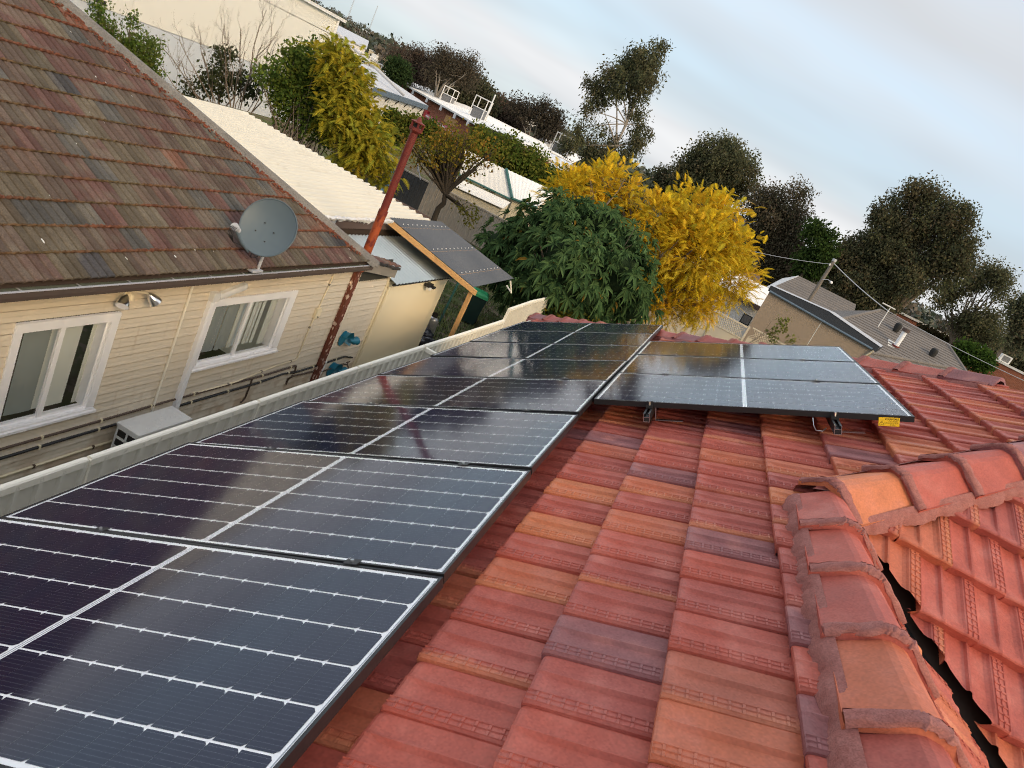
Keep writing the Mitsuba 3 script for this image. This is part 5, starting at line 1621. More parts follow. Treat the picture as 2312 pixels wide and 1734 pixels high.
g4 = thing('huge_gum_tree', 'huge spreading dark gum tree with leaning limbs, above the grey tiled roof', 'tree')
GL = jig(LOBES['gfour'], 65)
leafy(g4, GL, 84000, .27, .24, DGUM + [(.12, .13, .06)], rng, clump=90, spread=.42, droop=.8, shell=.6)
m = MB()
limbs(m, (T_[0][0], T_[0][1], -4), T_[0][:3], [T_[1][:3], T_[2][:3], T_[3][:3]] + [q[:3] for q in GL[9:24]], .5, .05, rng, wob=.1)
limbs(m, T_[0][:3], T_[1][:3], [q[:3] for q in GL], .3, .03, rng, wob=.1)
put(f'{g4}__trunk', m, 'bark', smooth=True)
T_ = LOBES['gfivetrunk']
rng = np.random.default_rng(66)
g5 = thing('open_gum_tree', 'open branching gum tree at the right beside the huge one', 'tree')
GL = jig(LOBES['gfive'], 66)
leafy(g5, GL, 17000, .28, .22, GUM, rng, clump=46, spread=.45, droop=.8, shell=.4)
m = MB()
limbs(m, (T_[0][0], T_[0][1], -4), T_[0][:3], [T_[1][:3], T_[2][:3], T_[3][:3]] + [q[:3] for q in GL], .22, .03, rng, wob=.15)
put(f'{g5}__trunk', m, 'bark', smooth=True)
tree('edge_gum_tree', 'dark gum tree cut by the right edge of the picture', 'tree', LOBES['gsix'], 9000, .38, .22, DGUM, 67, ground=-4.4, r0=.25, nb=6, clump=46, spread=.5)
for i, q in enumerate(LOBES['rband']):
    tree('far_tree', ['far tree behind the red brick block, first from the left', 'far tree behind the red brick block, second from the left', 'far tree behind the red brick block, third from the left', 'far tree behind the red brick block, fourth from the left', 'far tree behind the red brick block, fifth from the left', 'far tree behind the red brick block next to the open gum'][i], 'tree', [q, [q[0] + .8, q[1] + 1, q[2] - .9, q[3] * .8]], 2600, .55, .26, DGUM, 70 + i, ground=-4.4, r0=.2, nb=2, clump=40, spread=.6, group='far trees at the right')
tree('green_garden_bush', 'bright green bush between the grey roof and the red brick block', 'bush', LOBES['rbush'], 5500, .28, .3, [(.05, .095, .02), (.07, .12, .025), (.04, .07, .02)], 80, ground=-4, r0=.12, nb=4, clump=30, spread=.3)
tree('dark_creeper', 'dark olive creeper against the red brick wall at the right', 'creeper', LOBES['rvine'], 3000, .28, .3, [(.05, .05, .025), (.075, .055, .03)], 81, ground=-4, r0=.1, nb=3, clump=26, spread=.3)
rng = np.random.default_rng(82)
sp_ = thing('leafy_sprig', 'sparse leafy twigs in front of the beige wall', 'shrub')
leafy(sp_, np.array(LOBES['sprig']), 330, .13, .36, [(.12, .15, .04), (.18, .18, .05)], rng, clump=9, spread=.12)
put(f'{sp_}__stems', limbs(MB(), (4.6, 34.7, -3.6), (4.6, 34.7, -2.4), [q[:3] for q in LOBES['sprig']], .03, .006, rng), 'bark')
# --- trees behind the brick building on the left
BRN = [(.10, .078, .062), (.13, .09, .072), (.095, .085, .062), (.145, .105, .082)]
tree('russet_tree', 'reddish brown fine twigged tree behind the left end of the brick building', 'tree', LOBES['cas'], 16000, .5, .12, BRN, 90, ground=-4.4, r0=.25, nb=6, clump=40, spread=.7, droop=.3)
rng = np.random.default_rng(91)
sg = thing('pale_limbed_gum', 'sparse gum tree with pale bare limbs above the white roof of the brick building', 'tree')
GL = jig(LOBES['sparse'], 91)
leafy(sg, GL, 9000, .34, .2, [(.085, .075, .055), (.11, .09, .065), (.07, .065, .05)], rng, clump=20, spread=.6, droop=.6, shell=.5)
bb = GL[:, :3].mean(0)
put(f'{sg}__trunk', limbs(MB(), (bb[0] - 1.5, bb[1], -4), (bb[0] - .6, bb[1], .9), [q[:3] + rng.normal(0, .8, 3) for q in GL for _ in range(2)], .24, .03, rng, wob=.3), 'bark_pale', smooth=True)
tree('dense_dark_tree', 'broad dense dark green tree behind the brick building', 'tree', LOBES['densd'], 26000, .5, .24, [(.06, .072, .045), (.08, .085, .05), (.10, .092, .055)], 92, ground=-4.4, r0=.4, nb=6, clump=60, spread=.8, shell=.6)
tree('brown_tree', 'brownish tree between the dense dark tree and the pale gums', 'tree', LOBES['lmid'], 13000, .5, .22, BRN, 93, ground=-4.4, r0=.3, nb=5, clump=40, spread=.8)
rng = np.random.default_rng(94)
lg = thing('row_gum_tree', 'open grey gum tree in front of the tall white box building', 'tree')
GL = jig(LOBES['lgum'], 94)
leafy(lg, GL, 8000, .45, .2, [(.065, .058, .045), (.085, .072, .055), (.06, .056, .045)], rng, clump=26, spread=.7, shell=.45)
bb = GL[:, :3].mean(0)
put(f'{lg}__trunk', limbs(MB(), (bb[0] + .5, bb[1], -4), (bb[0] + .2, bb[1], .8), [q[:3] + rng.normal(0, .8, 3) for q in GL], .2, .03, rng, wob=.3), 'bark_pale', smooth=True)
tree('small_green_tree', 'small bright green tree by the tanks left of the brick building', 'tree', LOBES['lpine'], 4500, .4, .28, [(.05, .085, .03), (.035, .06, .025)], 95, ground=-4.4, r0=.15, nb=3, clump=40, spread=.5)

# ------------------------------------------------------------------ hills and the forest on them
hm = MB()
az = np.radians(np.linspace(-75, 60, 271))
rows = []
for D, e0 in ((150, -1.2), (240, -.55), (380, .25), (560, .75), (760, 1.05), (1000, 1.28), (1300, 1.42), (1700, 1.2), (2400, .6)):
    a = np.degrees(az)
    prof = e0 * (1 - .28 * np.clip((a + 20) / 30, 0, 1)) + .14 * (meshkit.fbm(np.stack([a * .12, 0 * a + D * .01, 0 * a], -1), 3, 3) - .5) * 2
    prof = prof + .25 * np.exp(-((a - 25) / 10) ** 2)
    z = CAM[2] + D * np.tan(np.radians(prof))
    rows.append(np.stack([CAM[0] + D * np.sin(az), CAM[1] + D * np.cos(az), z], 1))
G = np.array(rows)
col = np.array([.06, .07, .05])
hm.sheet(G, c=col)
say(put('hills', hm, 'vc_rough', smooth=True), 'low wooded hills along the horizon', kind='structure')
rng = np.random.default_rng(100)
fm = MB()
nT = 1500
ii = rng.random(nT)
ai = rng.uniform(-42, 24, nT)
fi = rng.uniform(0, 6.6, nT)
a_idx = np.clip((ai + 75) / 135 * 270, 0, 269.99)
for t in range(nT):
    r0_, c0_ = int(fi[t]), int(a_idx[t])
    fr, fc = fi[t] - r0_, a_idx[t] - c0_
    p = (G[r0_, c0_] * (1 - fr) + G[r0_ + 1, c0_] * fr) * (1 - fc) + (G[r0_, c0_ + 1] * (1 - fr) + G[r0_ + 1, c0_ + 1] * fr) * fc
    D = np.linalg.norm(p - CAM)
    R = rng.uniform(2.6, 5.2)
    n = int(np.clip(60000 / D, 40, 130))
    q = unit(rng.normal(0, 1, (n, 3))) * (R * (.55 + .5 * rng.random((n, 1)))) * [1, 1, rng.uniform(.7, 1.2)] + p + [0, 0, R * .75]
    Dd = unit(rng.normal(0, 1, (n, 3))); S = unit(np.cross(Dd, rng.normal(0, 1, (n, 3))))
    L = rng.uniform(.9, 1.9, n) * (1 if D > 300 else .8)
    base = (np.array([.06, .072, .05]) * (1 - ii[t]) + np.array([.11, .09, .07]) * ii[t]) if ii[t] > .55 else np.array([.058, .072, .048])
    v, f, cc = quads(q, Dd, S, L, L * .42, np.zeros((n, 3)), base * rng.uniform(.7, 1.3, (n, 1)))
    fm.add(v, f); fm.c.append(cc)
say(put('hill_forest', fm, 'leaf_plain'), 'far wooded slopes below the skyline', kind='stuff')
for i, (a, D, z0, h) in enumerate(((-30.05, 1900, 46, 62), (-31.6, 1900, 46, 95))):
    k = thing('radio_mast', ['thin lattice radio mast on the hill, the shorter one', 'thin lattice radio mast on the hill, the taller one nearer the warehouse'][i], 'mast', 'radio masts on the hill')
    x, y = CAM[0] + D * math.sin(math.radians(a)), CAM[1] + D * math.cos(math.radians(a))
    m = MB()
    for dx, dy in ((-1.6, -1.6), (1.6, -1.6), (0, 1.8)):
        m.tube([[x + dx, y + dy, z0 - 10], [x + dx * .3, y + dy * .3, z0 + h]], .28, 4)
    put(f'{k}__legs', m, 'sheet_grey')
    b = MB()
    for j in range(14):
        z = z0 + h * j / 14; s = 1 - .7 * j / 14
        b.tube([[x - 1.6 * s, y - 1.6 * s, z], [x + 1.6 * s, y - 1.6 * s, z + h / 14]], .2, 4)
    put(f'{k}__bracing', b, 'sheet_grey')

# ------------------------------------------------------------------ buildings of the middle distance and beyond
def slab(poly, th, up=(0, 0, 1)):
    """a sheet with thickness: poly (n,3) convex, th downwards"""
    A = np.asarray(poly, float)
    return MB().prism(None, A - np.asarray(up, float) * th, A)


def wall_between(a, b, z0, z1, th=.2):
    a, b = np.asarray(a, float), np.asarray(b, float)
    d = unit(b - a); n = np.array([-d[1], d[0]]) * th
    P = np.array([a, b, b + n, a + n])
    return MB().prism(None, np.c_[P, np.full(4, z0)], np.c_[P, np.full(4, z1)])


def on_wall(a, b, s0, s1, z0, z1, proud, back=.02):
    """a box lying on the wall a-b (the outside is to the right of a->b), s in metres along it"""
    a, b = np.asarray(a, float), np.asarray(b, float)
    d = unit(b - a); n = np.array([d[1], -d[0]])
    P = np.array([a + d * s0 - n * back, a + d * s1 - n * back, a + d * s1 + n * proud, a + d * s0 + n * proud])
    return MB().prism(None, np.c_[P, np.full(4, z0)], np.c_[P, np.full(4, z1)])


# big white warehouse, its long side parallel to the side fence
wk = thing('white_warehouse', 'huge pale cream warehouse wall with a blue grey lower band at the top left', 'warehouse')
for i in range(6):
    y0 = 11.4 + i * 5.22
    put(f'{wk}__wall_panel', MB().box([-26.3, y0 + .012, -.92], [-26.0, y0 + 5.208, 2.30]), 'warehouse_wall')
    put(f'{wk}__upper_panel', MB().box([-26.3, y0 + .012, 2.335], [-26.0, y0 + 5.208, 3.42]), 'warehouse_wall')
    put(f'{wk}__lower_panel', MB().box([-26.3, y0 + .012, -4.6], [-26.015, y0 + 5.208, -.945]), 'warehouse_band')
put(f'{wk}__core', MB().box([-46, 11.4, -4.6], [-26.32, 42.68, 3.3]), 'warehouse_wall')
put(f'{wk}__roof', slab([(-25.75, 11, 3.46), (-25.75, 43, 3.46), (-47, 43, 4.0), (-47, 11, 4.0)], .07), 'sheet_white')
put(f'{wk}__gutter', MB().box([-25.99, 11, 3.30], [-25.76, 43, 3.47]), 'white_paint')
put(f'{wk}__downpipe', MB().tube([[-25.92, 42.4, 3.3], [-25.92, 42.4, -4.4]], .07, 8), 'white_paint')
kl = thing('wall_lamp', 'dark floodlight on an arm on the white warehouse wall', 'wall lamp')
put(f'{kl}__head', MB().box([-25.6, 24.5, -.72], [-25.2, 24.9, -.56]), 'dark')
put(f'{kl}__arm', MB().tube([[-26.0, 25.1, -.58], [-25.4, 24.8, -.62]], .035, 6), 'dark')

# shed with the blue fascia
sk_ = thing('blue_edged_shed', 'pale metal roofed shed with a dark blue fascia beyond the feathery tree', 'shed')
ea, eb = np.array([-26.2, 50.0]), np.array([-31.6, 71.6])
R0 = np.array([(-26.2, 50, .42), (-31.6, 71.6, .42), (-37.6, 70.2, 1.25), (-32.6, 48.6, 1.45)])
put(f'{sk_}__roof', MB().sheet(corrugated(R0[0], R0[1], R0[2], R0[3], .7, .03)), 'sheet_grey')
put(f'{sk_}__fascia', on_wall(eb, ea, 0, np.linalg.norm(eb - ea), .0, .42, .02, -.0 + .1), 'sheet_blue')
put(f'{sk_}__wall', wall_between(ea - [.5, 0], eb - [.5, 0], -4, .2, -.25), 'pale_wall')
for i in range(6):
    q = ea + (eb - ea) * (i + .5) / 6
    put(f'{sk_}__bracket', MB().tube([[q[0] - .4, q[1], -.7], [q[0] + .0, q[1], -.02]], .05, 5), 'dark')
dp_ = thing('grey_pole', 'long grey pole leaning across the pale shed roof below the warehouse corner', 'pole')
put(f'{dp_}__tube', MB().tube([[-34.1, 55.0, 2.78], [-31.0, 57.4, 1.66], [-27.9, 58.4, .62]], .13, 8), 'sheet_grey')

# tank, walkway rails and small buildings left of the brick building
tk = thing('storage_tank', 'short round grey concrete tank left of the brick building', 'tank')
put(f'{tk}__shell', MB().tube([[-50.3, 94.6, -4], [-50.3, 94.6, .95], [-50.3, 94.6, 1.08]], [1.35, 1.35, 1.2], 20), 'pale_wall', smooth=40)
put(f'{tk}__rim', MB().tube([[-50.3, 94.6, .86], [-50.3, 94.6, 1.0]], 1.45, 20), 'sheet_white', smooth=40)
wl = thing('steel_walkway', 'pale steel walkway with handrails around the grey tank', 'walkway')
for j, (x0, y0, x1, y1, zb, n_) in enumerate(((-58.5, 88.5, -50.0, 92.5, 1.1, 9), (-54.5, 93.5, -48.4, 95.5, .8, 6))):
    put(f'{wl}__deck', MB().prism(None, np.array([[x0, y0, zb - .2], [x1, y1, zb - .2], [x1 - .4, y1 + .9, zb - .2], [x0 - .4, y0 + .9, zb - .2]]), np.array([[x0, y0, zb], [x1, y1, zb], [x1 - .4, y1 + .9, zb], [x0 - .4, y0 + .9, zb]])), 'sheet_grey')
    put(f'{wl}__rail', MB().tube([[x0, y0, zb + 1.1], [x1, y1, zb + 1.1]], .06, 5).tube([[x0, y0, zb + .55], [x1, y1, zb + .55]], .05, 5), 'sheet_white')
    for i in range(n_ + 1):
        t = i / n_
        put(f'{wl}__post', MB().tube([[x0 + (x1 - x0) * t, y0 + (y1 - y0) * t, -3.5 if i % 3 == 0 else zb], [x0 + (x1 - x0) * t, y0 + (y1 - y0) * t, zb + 1.12]], .06, 5), 'sheet_white')
vs_ = thing('vent_stack', 'thin white pole with a small white box on top beside the walkway', 'pole')
put(f'{vs_}__pole', MB().tube([[-52.6, 96.0, -3], [-52.6, 96.0, 2.0]], .07, 6), 'sheet_white')
put(f'{vs_}__box', MB().box([-52.95, 95.7, 2.0], [-52.25, 96.3, 2.75]), 'sheet_white')


def block(name, label, pts, z0, z1, bsdf, roofb, rise=.4, over=.25, cat='building', group=None, win=0):
    """pts: left near, right near, right far, left far corners; a low roof with an overhang"""
    k = thing(name, label, cat, group)
    P = np.asarray(pts, float)
    put(f'{k}__wall', MB().prism(None, np.c_[P, np.full(4, z0)], np.c_[P, np.full(4, z1)]), bsdf)
    c = P.mean(0); Q = c + (P - c) * (1 + over / np.linalg.norm(P - c, axis=1)[:, None])
    Z = np.array([z1 + .02, z1 + .02, z1 + rise, z1 + rise])
    put(f'{k}__roof', MB().prism(None, np.c_[Q, Z], np.c_[Q, Z + .15]), roofb)
    a, b = P[0], P[1]
    L = np.linalg.norm(b - a)
    for i in range(win):
        s = L * (i + .5) / win
        put(f'{k}__window', on_wall(a, b, s - .6, s + .6, z1 - 1.6, z1 - .5, .03), 'window_dark')
    return k


block('cream_factory', 'small cream factory block behind the tank', [(-82, 145.9), (-78.4, 147.6), (-80.5, 152), (-84, 150)], -4, 3.3, 'cream_wall', 'pale_wall', .1, .1, win=2)
block('far_white_store', 'white store with a grey sloping roof below the hill at the warehouse corner', [(-82.5, 133), (-77.6, 136.8), (-83, 146), (-88, 142)], -4, 3.0, 'sheet_white', 'sheet_grey', 1.7, .3)
for i, (a, D, w, h) in enumerate(((-29.6, 420, 9, 4), (-28.9, 520, 12, 4), (-27.6, 600, 10, 4), (-26.4, 380, 8, 3.5), (-30.4, 700, 14, 5), (-25.2, 640, 12, 4), (-28.1, 360, 7, 3), (-31.0, 500, 10, 4))):
    x, y = CAM[0] + D * math.sin(math.radians(a)), CAM[1] + D * math.cos(math.radians(a))
    zz = CAM[2] + D * math.tan(math.radians({420: .25, 520: .5, 600: .75, 380: .0, 700: .9, 640: .55, 360: -.1, 500: .5}[D]))
    block('hillside_house', ['pale house on the hill, lowest at the left', 'pale house on the hill, wide one in the middle', 'pale house on the hill near the ridge', 'small pale house low on the hill at the right', 'pale house highest on the hill', 'wide pale house on the hill at the right', 'smallest pale house at the foot of the hill', 'pale house on the hill under the radio masts'][i],
          [(x - w / 2, y), (x + w / 2, y), (x + w / 2, y + 8), (x - w / 2, y + 8)], zz - 6, zz + h, 'pale_wall', 'sheet_white', 1.2, .4, 'house', 'pale houses on the hill', win=2)

# red brick factory with a white roof
bk = thing('brick_factory', 'long red brick factory with a white roof beyond the trees at the left', 'building')
bl, br_ = np.array([-60.3, 116.8]), np.array([-27.0, 76.2])
d_ = unit(br_ - bl); n_ = np.array([-d_[1], d_[0]]); Lb = np.linalg.norm(br_ - bl)
put(f'{bk}__wall', wall_between(bl, br_, -4.4, .55, 9), 'brickwork')
e0, e1 = bl - n_ * .9 - d_ * .8, br_ - n_ * .9 + d_ * .4
f0, f1 = bl + n_ * 9 - d_ * .2, br_ + n_ * 9 + d_ * .4
put(f'{bk}__roof', MB().sheet(corrugated((*e0, .88), (*e1, .88), (*f1, 2.0), (*f0, 2.15), .9, .03)), 'sheet_white')
put(f'{bk}__gutter', MB().prism(None, np.array([[*e0, .72], [*e1, .72], [*(e1 + n_ * .2), .72], [*(e0 + n_ * .2), .72]]), np.array([[*e0, .9], [*e1, .9], [*(e1 + n_ * .2), .86], [*(e0 + n_ * .2), .86]])), 'sheet_white')
put(f'{bk}__soffit', MB().prism(None, np.array([[*(e0 + n_ * .2), .58], [*(e1 + n_ * .2), .58], [*(br_ + n_ * .2), .58], [*(bl + n_ * .2), .58]]), np.array([[*(e0 + n_ * .2), .7], [*(e1 + n_ * .2), .7], [*(br_ + n_ * .2), .7], [*(bl + n_ * .2), .7]])), 'dark_brown')
for s in (3.5, 13., 22, 30.5, 38, 44.5, 50):
    p = bl + d_ * s - n_ * .8
    put(f'{bk}__rainhead', MB().box([p[0] - .16, p[1] - .16, .2], [p[0] + .16, p[1] + .16, .74]), 'white_paint')
put(f'{bk}__roller_door', on_wall(bl, br_, 19.0, 27.0, -1.6, -.25, .05), 'window_grey')
put(f'{bk}__door_frame', on_wall(bl, br_, 18.8, 27.2, -.25, -.12, .08), 'sheet_white')
put(f'{bk}__panel', on_wall(bl, br_, 38.5, 43.5, -.75, .1, .05), 'timber')
put(f'{bk}__sign_band', on_wall(bl, br_, 31.0, 45.5, -1.55, -1.05, .35), 'pink_sheet')
put(f'{bk}__sign_stripe', on_wall(bl, br_, 31.0, 45.5, -1.36, -1.24, .38), 'sheet_white')
put(f'{bk}__red_board', on_wall(bl, br_, 29.5, 31.0, -1.6, -.7, .3), 'red_paint')


def cage(label, cx, cy, z, w, h, mast=0):
    k = thing('roof_unit', label, 'roof unit', 'louvred units on the white roofs')
    for dx in (-w / 2, w / 2):
        for dy in (-w / 2, w / 2):
            put(f'{k}__post', MB().tube([[cx + dx, cy + dy, z], [cx + dx, cy + dy, z + h]], .06, 5), 'sheet_white')
    for q in (.5, 1.0):
        zz = z + h * q
        put(f'{k}__rail', MB().tube([[cx - w / 2, cy - w / 2, zz], [cx + w / 2, cy - w / 2, zz], [cx + w / 2, cy + w / 2, zz], [cx - w / 2, cy + w / 2, zz], [cx - w / 2, cy - w / 2, zz]], .05, 5), 'sheet_white')
    put(f'{k}__box', MB().box([cx - w * .42, cy - w * .42, z], [cx + w * .42, cy + w * .42, z + h * .48]), 'window_grey')
    if mast: put(f'{k}__mast', MB().tube([[cx + w * .6, cy, z], [cx + w * .6, cy, z + mast]], .09, 6), 'sheet_white')


q = br_ + n_ * 3 - d_ * 12
cage('louvred box with a white mast on the brick factory roof', q[0], q[1], 1.3, 1.7, 2.4, 3.4)
q = bl + n_ * 3 + d_ * 26
cage('louvred box at the middle of the brick factory roof', q[0], q[1], 1.3, 1.6, 1.9)
q = br_ + n_ * 7 + d_ * 5
cage('louvred box on the white roofs right of the brick factory', q[0], q[1], 1.9, 1.6, 1.9)
# white roofed works
block('white_works', 'white works building with a broad white roof right of the brick factory', [(-30.5, 84.0), (-21.8, 88.5), (-30, 112), (-39, 107)], -4.4, .75, 'sheet_white', 'sheet_white', 1.35, .3)
block('tall_white_box', 'tall plain white box building behind the pale gums', [(-49.6, 159.8), (-45.2, 161.2), (-47, 168), (-51.5, 166.6)], -4.4, 5.3, 'sheet_white', 'sheet_white', .15, .1)
wz = thing('long_white_shed', 'long white shed with a pale blue grey lower roof before the tall gum', 'shed')
put(f'{wz}__roof', slab([(-32.3, 111.6, 1.55), (-25.2, 113.6, 1.55), (-25.6, 121, 3.0), (-32.8, 119.4, 3.0)], .12), 'sheet_white')
put(f'{wz}__lower_roof', MB().sheet(corrugated((-29.3, 104.2, .0), (-24.0, 105.8, -.1), (-25.2, 113.2, 1.38), (-32.3, 111.2, 1.38), 1.1, .03)), 'warehouse_band')
put(f'{wz}__wall', MB().prism(None, np.array([(-29.2, 104.5, -4.4), (-24.2, 106, -4.4), (-25.6, 119, -4.4), (-32.4, 118, -4.4)]), np.array([(-29.2, 104.5, -.12), (-24.2, 106, -.22), (-25.6, 119, 1.3), (-32.4, 118, 1.3)])), 'sheet_grey')
for s in (.3, .65):
    put(f'{wz}__skylight', slab(np.array([(-31.6, 114.5, 2.13), (-31.0, 114.6, 2.13), (-31.1, 116.4, 2.5), (-31.7, 116.3, 2.5)]) + [s * 6, s * 1.6, .02], .03), 'sheet_grey')

# the grey fence at the back of the yards and the sheds behind it
bf = thing('back_fence', 'grey ribbed metal fence across the back of the neighbour\'s yard', 'fence')
bx = [-16.9, -14.55, -12.35, -11.9, -9.6, -7.3, -5.0, -2.7, -.4]
bz = [-1.85, -1.85, -1.80, -1.80, -1.79, -1.80, -1.82, -1.82]
for i in range(8):
    fence_bay(bf, bx[i], bx[i + 1], bz[i] + (.14 if i == 2 else 0), bz[i] + (.14 if i == 2 else 0), x=32.9, n=11 if i != 2 else 2, along='x', bsdf='yard_fence' if i > 1 else 'yard_fence_dark', cap='yard_fence')
for x in bx:
    put(f'{bf}__post', MB().box([x - .03, 32.87, -3.6], [x + .03, 32.93, -1.8]), 'yard_fence')
rk2 = thing('clothes_frame', 'thin pale bent pipes leaning on the grey back fence', 'frame')
put(f'{rk2}__pipe', MB().tube([[-12.9, 32.3, -1.6], [-13.1, 32.2, -1.15], [-12.6, 32.3, -1.9]], .025, 5), 'sheet_grey')
put(f'{rk2}__pipe', MB().tube([[-12.2, 32.3, -1.6], [-12.35, 32.2, -1.2], [-11.6, 32.3, -1.45]], .025, 5), 'sheet_grey')
bt_ = thing('blue_tarpaulin', 'strip of blue tarpaulin hanging by the dark fence behind the red flue', 'tarpaulin')
ty = np.linspace(0, 1, 8)[:, None]
tg_ = np.stack([np.array([-13.05, 30.0, -1.45]) + ty * [-.25, .1, -1.5] + np.array([[.05 * math.sin(7 * t), .06 * math.cos(9 * t), 0] for t in ty[:, 0]]), np.array([-12.85, 30.0, -1.4]) + ty * [-.2, .15, -1.5] + np.array([[.05 * math.cos(8 * t), .05, 0] for t in ty[:, 0]])])
mat('tarp', (.05, .20, .42), .5, .4)
put(f'{bt_}__cloth', MB().sheet(tg_), 'tarp', smooth=True)

gsd = thing('green_trimmed_shed', 'white roofed shed with dark green edging behind the grey back fence', 'shed')
RQ = np.array([(-10.45, 37.6, .12), (-7.5, 38.6, .20), (-7.75, 36.3, -.80), (-9.05, 35.85, -.95)])
put(f'{gsd}__roof', MB().sheet(corrugated(RQ[0], RQ[1], RQ[2], RQ[3], .25, .012)), 'sheet_white')
put(f'{gsd}__barge', MB().tube([[-10.5, 37.5, .12], [-9.05, 35.78, -.95]], .085, 5), 'trim_green')
put(f'{gsd}__gutter', MB().tube([[-9.05, 35.78, -.98], [-7.7, 36.25, -.85]], .07, 6), 'trim_green')
put(f'{gsd}__wall', MB().prism(None, np.array([(-9.0, 36.0, -3.6), (-7.7, 36.5, -3.6), (-7.6, 38.4, -3.6), (-10.2, 37.6, -3.6)]), np.array([(-9.0, 36.0, -1.02), (-7.7, 36.5, -.92), (-7.6, 38.4, .02), (-10.2, 37.6, -.06)])), 'cream_wall')
put(f'{gsd}__side_roof', MB().sheet(corrugated((-12.9, 37.0, .10), (-10.5, 37.6, .08), (-9.1, 35.8, -1.02), (-12.0, 35.3, -1.05), .25, .012)), 'pale_wall')
put(f'{gsd}__side_gutter', MB().tube([[-12.0, 35.22, -1.08], [-9.1, 35.72, -1.04]], .05, 6), 'trim_green')
lt = thing('ribbed_lean_to', 'low white ribbed lean-to roof against the green trimmed shed', 'shed')
put(f'{lt}__roof', MB().sheet(corrugated((-11.9, 34.05, -1.66), (-12.0, 35.2, -1.28), (-9.0, 35.75, -1.20), (-8.9, 34.6, -1.56), .17, .03)), 'sheet_white')
put(f'{lt}__wall', MB().prism(None, np.array([(-11.8, 34.2, -3.6), (-9.0, 34.75, -3.6), (-9.0, 35.6, -3.6), (-11.8, 35.1, -3.6)]), np.array([(-11.8, 34.2, -1.72), (-9.0, 34.75, -1.64), (-9.0, 35.6, -1.3), (-11.8, 35.1, -1.36)])), 'cream_wall')
pg = thing('plain_gable', 'pale plain gable roof to the right of the white shed', 'shed')
put(f'{pg}__roof', slab([(-7.6, 42.0, -.55), (-6.3, 42.6, .05), (-4.6, 42.6, -.55), (-6.0, 40.5, -1.4)], .08), 'pale_wall')
put(f'{pg}__wall', MB().box([-7.2, 41.2, -3.6], [-4.8, 44, -.9]), 'cream_wall')

# --- right side: beige house, its neighbours and the lattice fence
bh = thing('beige_house', 'flat beige rendered wall with a dark slate coloured roof edge', 'house')
wa, wb = np.array([4.86, 39.85]), np.array([10.95, 39.0])
put(f'{bh}__wall', MB().prism(None, np.array([(4.86, 39.85, -3.6), (10.75, 39.03, -3.6), (11.3, 43.5, -3.6), (5.5, 44.3, -3.6)]), np.array([(4.86, 39.85, .72), (10.75, 39.03, .38), (11.3, 43.5, .4), (5.5, 44.3, .7)])), 'beige_wall')
dd_ = unit(wb - wa); nn_ = np.array([dd_[1], -dd_[0]])
def bpt(s, z, o=.0): return np.array([*(wa + dd_ * s + nn_ * o), z])
put(f'{bh}__gutter', MB().tube([bpt(.0, .58, .12), bpt(3.0, .47, .12), bpt(5.85, .35, .12)], .06, 8), 'sheet_blue')
A = np.array([bpt(-.1, .56, .1), bpt(3.0, .46, .1), bpt(6.05, .32, .1), bpt(6.1, .62, .1), bpt(3.1, 1.03, .1), bpt(-.1, .86, .1)])
put(f'{bh}__fascia', MB().prism(np.array([[-.1, .56], [3.0, .46], [6.05, .32], [6.1, .62], [3.1, 1.03], [-.1, .86]]), A, A - np.array([nn_[0], nn_[1], 0]) * .25), 'slate_trim')
put(f'{bh}__roof', MB().add([bpt(-.15, .87, .14), bpt(3.1, 1.04, .14), bpt(6.15, .63, .14), bpt(6.4, .66, -2.6), bpt(3.4, 1.08, -1.6), bpt(-.2, .90, -.9)], [[0, 1, 4], [0, 4, 5], [1, 2, 3], [1, 3, 4]]), 'sheet_grey')
put(f'{bh}__end_fascia', MB().prism(None, np.array([bpt(6.02, .28, .1), bpt(6.3, .28, -2.6), bpt(6.42, .62, -2.6), bpt(6.12, .62, .1)]), np.array([bpt(6.06, .28, .1), bpt(6.34, .28, -2.6), bpt(6.46, .62, -2.6), bpt(6.16, .62, .1)])), 'slate_trim')
put(f'{bh}__joint', on_wall(wa, wb, 3.05, 3.085, -3.6, .40, .006), 'pale_wall')
put(f'{bh}__downpipe', MB().tube([bpt(5.95, .3, .1), bpt(5.75, -.1, .05), bpt(5.75, -3.5, .05)], .05, 6), 'cream_wall')
wv = thing('white_cottage', 'white walled cottage with a small square window left of the beige house', 'house')
put(f'{wv}__wall', MB().box([.5, 45.9, -3.6], [5.3, 50, -.92]), 'sheet_white')
put(f'{wv}__roof', MB().prism(None, np.array([(.2, 45.4, -.78), (5.6, 45.4, -.78), (5.6, 50.5, .2), (.2, 50.5, .2)]), np.array([(.2, 45.4, -.70), (5.6, 45.4, -.70), (5.6, 50.5, .3), (.2, 50.5, .3)])), 'sheet_white')
put(f'{wv}__fascia', MB().box([.2, 45.36, -.98], [5.6, 45.39, -.68]), 'fascia_timber')
put(f'{wv}__window__frame', MB().box([4.62, 45.86, -2.12], [5.22, 45.895, -1.50]), 'window_dark')
put(f'{wv}__window__pane', MB().box([4.68, 45.84, -2.06], [5.16, 45.858, -1.56]), 'window_grey')
rr4 = thing('brown_tiled_roof', 'brown tiled roof end seen over the white cottage', 'roof')
put(f'{rr4}__slope', slab([(3.2, 56, -.9), (6.0, 56, -.9), (5.0, 60, .5), (3.4, 60, .5)], .15), 'old_tile', uv=np.tile([[.4, .3]], (8, 1)))
lf = thing('lattice_fence', 'cream fence topped with lattice in front of the white cottage', 'fence')
la, lb_ = np.array([-.6, 37.1]), np.array([4.75, 36.7])
put(f'{lf}__panel', wall_between(la, lb_, -3.6, -2.0, .04), 'lattice_cream')
